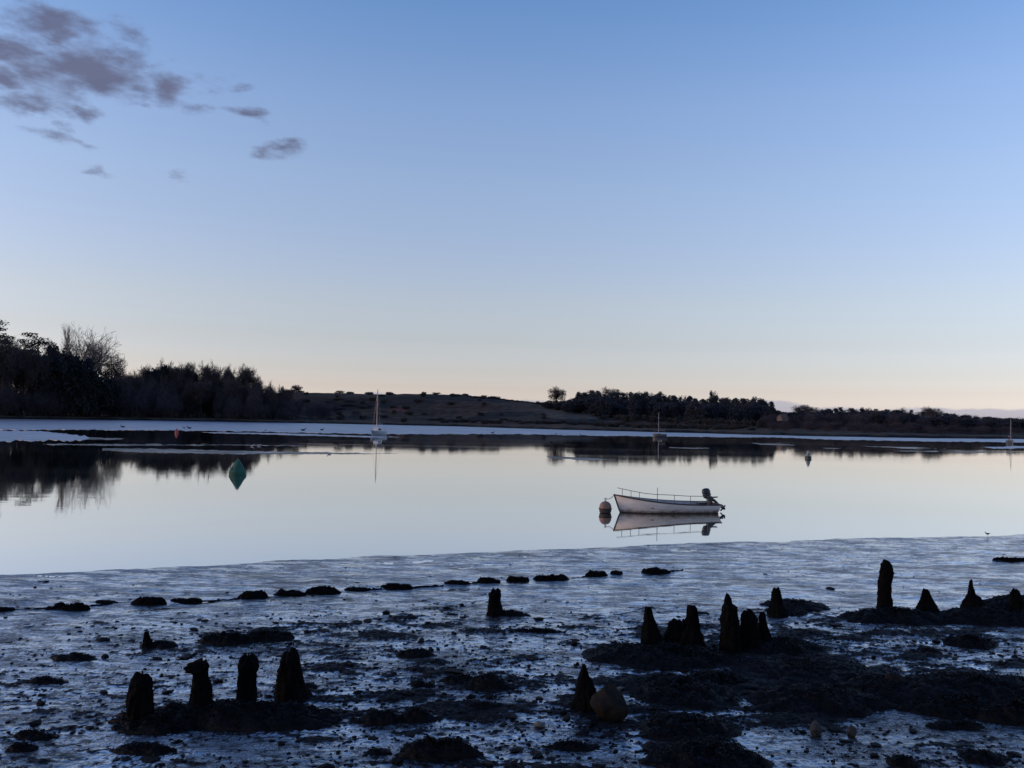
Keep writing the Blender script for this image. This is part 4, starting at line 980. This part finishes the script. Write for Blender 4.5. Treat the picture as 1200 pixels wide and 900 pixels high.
# left group of four
P(149, 177, 852, 792, [(0, 148, 178), (.3, 149, 177), (.7, 150, 176), (.88, 153, 174), (.96, 157, 171), (1, 161, 168)], 'leftmost of four stout stumps in a weedy row, round-headed and shortest', 3)
P(222, 249, 842, 779, [(0, 220, 250), (.35, 222, 249), (.62, 224, 247), (.8, 226, 243), (.9, 224, 241), (.94, 217, 242), (.97, 219, 241), (1, 228, 240)], 'second of the four left stumps, with a ledge jutting left from its head', 14)
P(277, 299, 836, 771, [(0, 276, 300), (.4, 277, 298), (.75, 278, 298), (.86, 277.5, 299), (.95, 280, 297), (1, 285, 293)], 'third of the four left stumps, narrow with a knobbed head', 25)
P(322, 368, 826, 765, [(0, 320, 370), (.15, 322, 364), (.35, 323, 357), (.7, 326, 352), (.9, 329, 349), (1, 332, 345)], 'rightmost and broadest of the four left stumps, flared at its foot', 36)
mound('seaweed_mound', 128, 400, 816, 856, 'long black weed ridge joining the four left stumps', 'seaweed', seed=5, depth=.40, nf=1500, fs=.045)
mound('seaweed_mound', 128, 240, 834, 860, 'low weed apron in front of the leftmost stout stump', 'seaweed', seed=6, depth=.22, nf=500, fs=.045)
# small and far stumps
P(167, 180, 760, 741, [(0, 166, 186), (.3, 167, 180), (.7, 168, 176), (.93, 169, 174), (1, 170, 173)], 'small pointed stump with a low tail, behind the four left stumps', 47)
mound('sunken_timber', 168, 206, 750, 760, 'low tail of timber running right from the small pointed stump', 'timber', seed=8, depth=.16)
mound('sunken_timber', 232, 300, 741, 756, 'left half of the long low black log behind the four left stumps', 'timber', seed=9, depth=.20, steep=3.5, lump=.25)
mound('sunken_timber', 276, 342, 738, 752, 'right half of the long low black log behind the four left stumps', 'timber', seed=10, depth=.20, steep=3.5, lump=.25)
P(569, 589, 723, 691.5, [(0, 567, 592), (.25, 570, 590), (.6, 571.5, 586.5), (.85, 572, 586.5), (.95, 574, 585), (1, 576, 583)], 'lone stump in the middle of the mud with a low tail to its right', 58)
mound('sunken_timber', 578, 622, 713, 723, 'low black timber lying right of the lone middle stump', 'timber', seed=11, depth=.18, lump=.2)
# centre right group
P(749, 778, 762, 713, [(0, 747, 784), (.3, 750, 777), (.6, 752, 771), (.85, 754, 765), (.95, 755, 763), (1, 757, 761)], 'tapered stump at the left of the crowded centre-right group', 61)
P(788, 826, 764, 710.5, [(0, 784, 832), (.25, 790, 824), (.55, 800, 819), (.8, 804, 817), (.92, 804.5, 815), (.97, 805, 812), (1, 805.5, 807.5)], 'stump with a notched pointed head, second in the centre-right group', 72)
P(772, 800, 760, 729, [(0, 772, 806), (.5, 776, 806), (.85, 782, 806), (1, 790, 804)], 'low broken stump wedged left of the notched one', 73, jag=.2)
P(843, 868, 767, 696, [(0, 841, 872), (.3, 844, 868), (.6, 845, 865.5), (.8, 846.5, 863), (.845, 848.5, 857), (.93, 849, 855.5), (1, 850.5, 853)], 'tallest stump of the centre-right group, with a thumb-like spike', 84)
P(864, 890, 764, 716.5, [(0, 862, 892), (.5, 866, 890), (.8, 867, 886), (.95, 870, 880), (1, 872, 877)], 'blunt stump leaning against the tallest of the centre-right group', 95)
P(884, 905, 760, 718, [(0, 883, 908), (.4, 886, 903), (.75, 889, 898), (.93, 890, 896), (1, 891, 894.5)], 'slim stump at the right end of the centre-right group', 96)
P(900, 921, 723, 690, [(0, 898, 928), (.3, 901, 922), (.6, 903.5, 917), (.9, 905, 914), (1, 907, 912)], 'short stump standing alone behind the centre-right group', 97)
mound('seaweed_mound', 896, 968, 703, 716, 'weed heap right of the short stump behind the centre-right group', 'seaweed', seed=12, depth=.5)
mound('seaweed_mound', 898, 945, 711, 722, 'small weed bank at the foot of the short lone stump', 'seaweed', seed=13, depth=.35)
mound('seaweed_mound', 686, 872, 752, 786, 'broad black weed bank under the centre-right stumps', 'seaweed', seed=15, depth=.75, nf=1800)
mound('seaweed_mound', 850, 972, 744, 770, 'weed bank running right from the centre-right stumps', 'seaweed', seed=16, depth=.6, nf=900)
# right row
P(1027, 1046, 722, 656.5, [(0, 1025, 1050), (.2, 1028, 1045), (.55, 1030, 1043.5), (.72, 1031, 1044.5), (.8, 1032, 1046), (.9, 1033, 1044), (.97, 1035.5, 1041), (1, 1037, 1039)], 'tallest post on the mud, bulging near its head, standing in the right row', 31)
P(1072, 1102, 723, 691.5, [(0, 1068, 1106), (.3, 1075, 1099), (.6, 1079, 1094), (.85, 1081.5, 1090), (1, 1083.5, 1087)], 'low cone-shaped stump right of the tallest post', 32)
P(1126, 1156, 726, 680, [(0, 1122, 1162), (.35, 1129, 1152), (.58, 1133, 1148), (.66, 1135, 1143), (.85, 1136.5, 1140.5), (1, 1138, 1139.5)], 'spire-pointed stump in the right row', 33)
P(1182, 1199, 726, 691.5, [(0, 1180, 1202), (.4, 1183, 1198), (.75, 1184.5, 1197), (.93, 1186, 1194), (1, 1188, 1192)], 'round-headed stump at the right edge of the right row', 34)
mound('seaweed_mound', 984, 1112, 709, 732, 'long weed ridge carrying the tallest post', 'seaweed', seed=17, depth=.55, nf=1000)
mound('seaweed_mound', 1090, 1260, 708, 733, 'long weed ridge under the spire-pointed stump', 'seaweed', seed=18, depth=.55, nf=1000)
mound('seaweed_mound', 1156, 1250, 696, 714, 'weed heap behind the right-edge stump', 'seaweed', seed=19, depth=.5)
# foreground right
P(670, 702, 836, 779, [(0, 667, 708), (.3, 672, 704), (.6, 675, 697), (.8, 678, 690), (.93, 681, 686), (1, 682.5, 684.5)], 'ragged pointed stump beside the big brown rock', 35)
M2 = [(725, 872, 792, 832, .7), (860, 1032, 774, 806, .8), (872, 1046, 802, 842, .6), (985, 1110, 786, 822, .5), (1030, 1240, 784, 832, .7), (1060, 1180, 812, 842, .4), (740, 870, 838, 872, .5), (752, 905, 866, 912, .45), (800, 880, 788, 806, .3), (1150, 1240, 818, 850, .35)]
LBL = ['weed bank right of the big brown rock', 'weed bank below the centre-right stumps, bordering a pale pool', 'weed bank in front of the pale pool at right', 'weed heap beside the brown stone at right', 'wide weed bank reaching the right edge', 'low weed heap on the smooth mud at right', 'black weed bank in the lower middle right', 'black weed bank at the bottom edge, right of centre', 'small weed heap behind the rock-side bank', 'low weed heap at the lower right edge']
for i, (a, b_, c_, d_, dp) in enumerate(M2): mound('seaweed_mound', a, b_, c_, d_, LBL[i], 'seaweed', seed=120 + i, depth=dp, nf=900)
SM = [(16, 64, 852, 868, 'small weed heap near the left edge below the left stumps'), (8, 42, 868, 882, 'low weed patch in the bottom left corner area'), (136, 204, 868, 884, 'flat weed heap below the leftmost stout stump'), (462, 509, 756, 771, 'rounded weed heap on open mud below the lone middle stump'),
      (515, 565, 786, 802, 'weed heap left half of the pair in the middle mud'), (540, 604, 790, 810, 'weed heap right half of the pair in the middle mud'), (412, 475, 828, 850, 'weed heap in the lower middle, left one'), (465, 512, 828, 848, 'weed heap in the lower middle, right one'),
      (429, 455, 872, 886, 'small round black lump at the bottom middle'), (462, 560, 858, 892, 'domed black weed mound at the bottom middle'), (545, 590, 820, 834, 'flat weed patch in the lower middle'), (1068, 1100, 756, 768, 'small weed clump below the cone-shaped stump'), (1108, 1168, 742, 760, 'low weed heap below the spire-pointed stump'),
      (925, 952, 734, 744, 'small weed clump above the centre-right weed bank'), (1090, 1150, 840, 856, 'flat weed patch on lower right mud'), (330, 375, 800, 808, 'thin weed patch behind the broadest left stump'), (60, 110, 764, 774, 'thin weed patch on the left mud'), (30, 75, 792, 802, 'low weed patch near the left edge'),
      (600, 660, 735, 742, 'thin weed patch right of the lone middle stump'), (480, 510, 796, 806, 'thin weed patch left of the middle pair'), (1128, 1180, 872, 896, 'weed heap at the bottom right'), (1040, 1075, 880, 900, 'small weed heap at the bottom, right part'), (640, 700, 868, 880, 'flat weed patch below the big brown rock')]
for i, (a, b_, c_, d_, l_) in enumerate(SM): mound('seaweed_mound', a, b_, c_, d_, l_, 'seaweed', seed=150 + i, lump=.5)
# row of sunken timbers near the water
ROWT = [(-14, 16, 710, 717), (54, 101, 705, 715), (112, 136, 704.5, 708), (156, 194, 699.5, 709.5), (201, 236, 698, 706.5), (278, 314, 691, 701.5), (322, 358, 690, 698.5), (359, 399, 685, 696.5), (404, 433, 687, 693), (445, 485, 682, 690), (519, 552, 678, 685.5), (558, 586, 675, 684), (594, 621, 673, 681.5), (625, 669, 671.5, 680), (685, 711, 667.5, 675.5), (715, 730, 667.5, 674), (752, 785, 664.5, 672.5), (1168, 1204, 652, 658)]
for i, (a, b_, c_, d_) in enumerate(ROWT):
    lab = 'low black timber end in the broken row near the water, %s from the left' % ordw(i + 1)
    g = 'sunken timbers in the broken row'
    if i == 17: lab, g = 'short black timber alone on the mud near the right edge', None
    elif i == 0: lab, g = 'low black timber cut by the left edge, first of the broken row', None
    elif i == 1: lab, g = 'longest low timber at the left of the broken row', None
    elif i == 16: lab, g = 'low two-humped timber at the right end of the broken row', None
    mound('sunken_timber', a, b_, c_, d_, lab, 'timber', g, seed=200 + i, depth=.15, steep=7, lump=.55, m=ROT, nf=90, fs=.04)
# thin connecting boards between some of the timbers
for i, (x0, y0, x1, y1) in enumerate(((14, 715, 56, 713), (100, 711, 130, 708), (236, 705.5, 280, 702), (430, 691.5, 448, 690), (484, 688.5, 520, 686.5), (552, 684, 560, 683.5), (670, 678, 686, 676.5), (784, 670, 800, 668.5))):
    a = on_mud(x0, y0); c = on_mud(x1, y1); b = MB(); pts = [a.lerp(c, t) + Vector((0, random.uniform(-.03, .03), random.uniform(-.005, .02))) for t in np.linspace(0, 1, 8)]
    b.tube(pts, [.012 + random.uniform(0, .014) for _ in pts], 7); o = b.build('timber_rail', ROT, None, True); tag(o, 'thin half-buried rail linking low timbers of the broken row', 'timber', 'thin rails of the broken row')
# rocks
def rock(x0, x1, yt, yb, label, m, seed, name='rock', cat='rock', group=None, pointy=0):
    p, k = pxbox(x0, x1, yt, yb); r = (x1 - x0) / 2 * k; h = (yb - yt) * k * .97
    bm = bmesh.new(); bmesh.ops.create_icosphere(bm, subdivisions=4 if r > .1 else 2, radius=1)
    for v in bm.verts:
        c = v.co.copy(); n = float(fbm(np.array([c.x * 1.3 + seed + c.z]), np.array([c.y * 1.3 - c.z]), 4, seed=seed % 50)[0])
        n5 = float(fbm(np.array([c.x * 4 + seed + c.z * 3]), np.array([c.y * 4 - c.z * 2]), 3, seed=seed % 50 + 1)[0]); c *= 1 + .45 * n + .16 * n5
        for kk in range(7):
            dn = Vector((math.sin(kk * 2.4 + seed), math.cos(kk * 2.4 + seed), math.sin(kk * 1.7 + seed * 2))).normalized(); e_ = c.dot(dn) - .80
            if e_ > 0: c -= dn * e_ * .8
        if pointy and c.z > 0: c.x = c.x * (1 - .30 * c.z) - .10 * c.z; c.y *= (1 - .3 * c.z)
        v.co = (c.x * r, c.y * r * .85, (c.z * .5 + .5) * h * 1.04 - h * .1)
    me = bpy.data.meshes.new(name); bm.to_mesh(me); bm.free(); me.materials.append(m)
    for pl in me.polygons: pl.use_smooth = r > .1
    o = bpy.data.objects.new(name, me); COL.objects.link(o); d = math.hypot(p.x, p.y); o.location = (p.x * (1 + r / d), p.y * (1 + r / d), p.z - .01); tag(o, label, cat, group); return o
rock(691, 738, 808, 850, 'big brown boulder right of the ragged pointed stump', ROCK, 3, pointy=1)
rock(1034, 1060, 794, 812, 'brown stone half under weed at the right', ROCK, 5)
rock(1084, 1098, 800, 806, 'small tan stone right of the brown stone', ROCK, 6)
rock(1044, 1054, 806, 811, 'small pale stone beside the brown stone', PALE, 7)
rock(722, 734, 806, 811, 'small white stone just behind the big boulder', PALE, 8)
rock(625, 640, 846, 854, 'small pale stone left of the big boulder', PALE, 9)
rock(949, 964, 845, 864, 'dark upright stone on smooth mud at lower right', ROCKD, 10, pointy=1)
rock(993, 1004, 851, 864, 'smaller dark upright stone right of the dark one on smooth mud', ROCKD, 11, pointy=1)
rock(958, 966, 833, 838, 'small buff stone above the dark upright stone', PALE, 12)
rock(806, 816, 790, 797, 'small dark stone at the edge of the weed banks', ROCKD, 13)

# scattered weed litter, worm casts and pebbles: one mass
b_V = []; b_F = []
ico = bmesh.new(); bmesh.ops.create_icosphere(ico, subdivisions=1, radius=1); IV = np.array([v.co[:] for v in ico.verts]); IF = np.array([[v.index for v in f.verts] for f in ico.faces]); ico.free()
q = np.random.default_rng(77); Vs = []; Fs = []; kcnt = 0
cand = 9000
pxs = q.uniform(-60, 1260, cand); pys = 640 + 275 * q.uniform(0, 1, cand) ** .8
for i in range(cand):
    p = at(pxs[i], pys[i], .1); 
    if shoreY(p.x) - p.y < 1.0: continue
    rz = float(rough_zone(np.array([p.x]), np.array([p.y]))[0]); cl = float(fbm(np.array([p.x * 1.1]), np.array([p.y * 1.1]), 3, seed=90)[0])
    dist = math.hypot(p.x, p.y)
    pr = .10 + rz * .9 + max(0, cl) * 1.2; pr *= 1 if dist < 17 else .30
    if q.uniform() > pr: continue
    s = q.uniform(.006, .022) * (1 + 1.6 * (q.uniform() < .08)) * (1 if dist < 15 else 1.3)
    z = mudz(p.x, p.y) if True else 0
    v = IV * (1 + q.normal(size=(len(IV), 1)) * .22) * np.array([s * q.uniform(.8, 2.6), s * q.uniform(.8, 1.6), s * q.uniform(.25, .6)])
    a = q.uniform(0, 3.14); ca_, sa_ = math.cos(a), math.sin(a); v = np.stack([v[:, 0] * ca_ - v[:, 1] * sa_, v[:, 0] * sa_ + v[:, 1] * ca_, v[:, 2]], 1)
    Vs.append(v + np.array([p.x, p.y, z + s * .2])); Fs.append(IF + kcnt); kcnt += len(IV)
Vs = np.concatenate(Vs); Fs = np.concatenate(Fs)
o = mesh_obj('seaweed_litter', Vs.tolist(), Fs.tolist(), WEED, None, False); tag(o, 'scattered crumbs of black weed and pebbles over the wet mud', 'seaweed', kind='stuff')
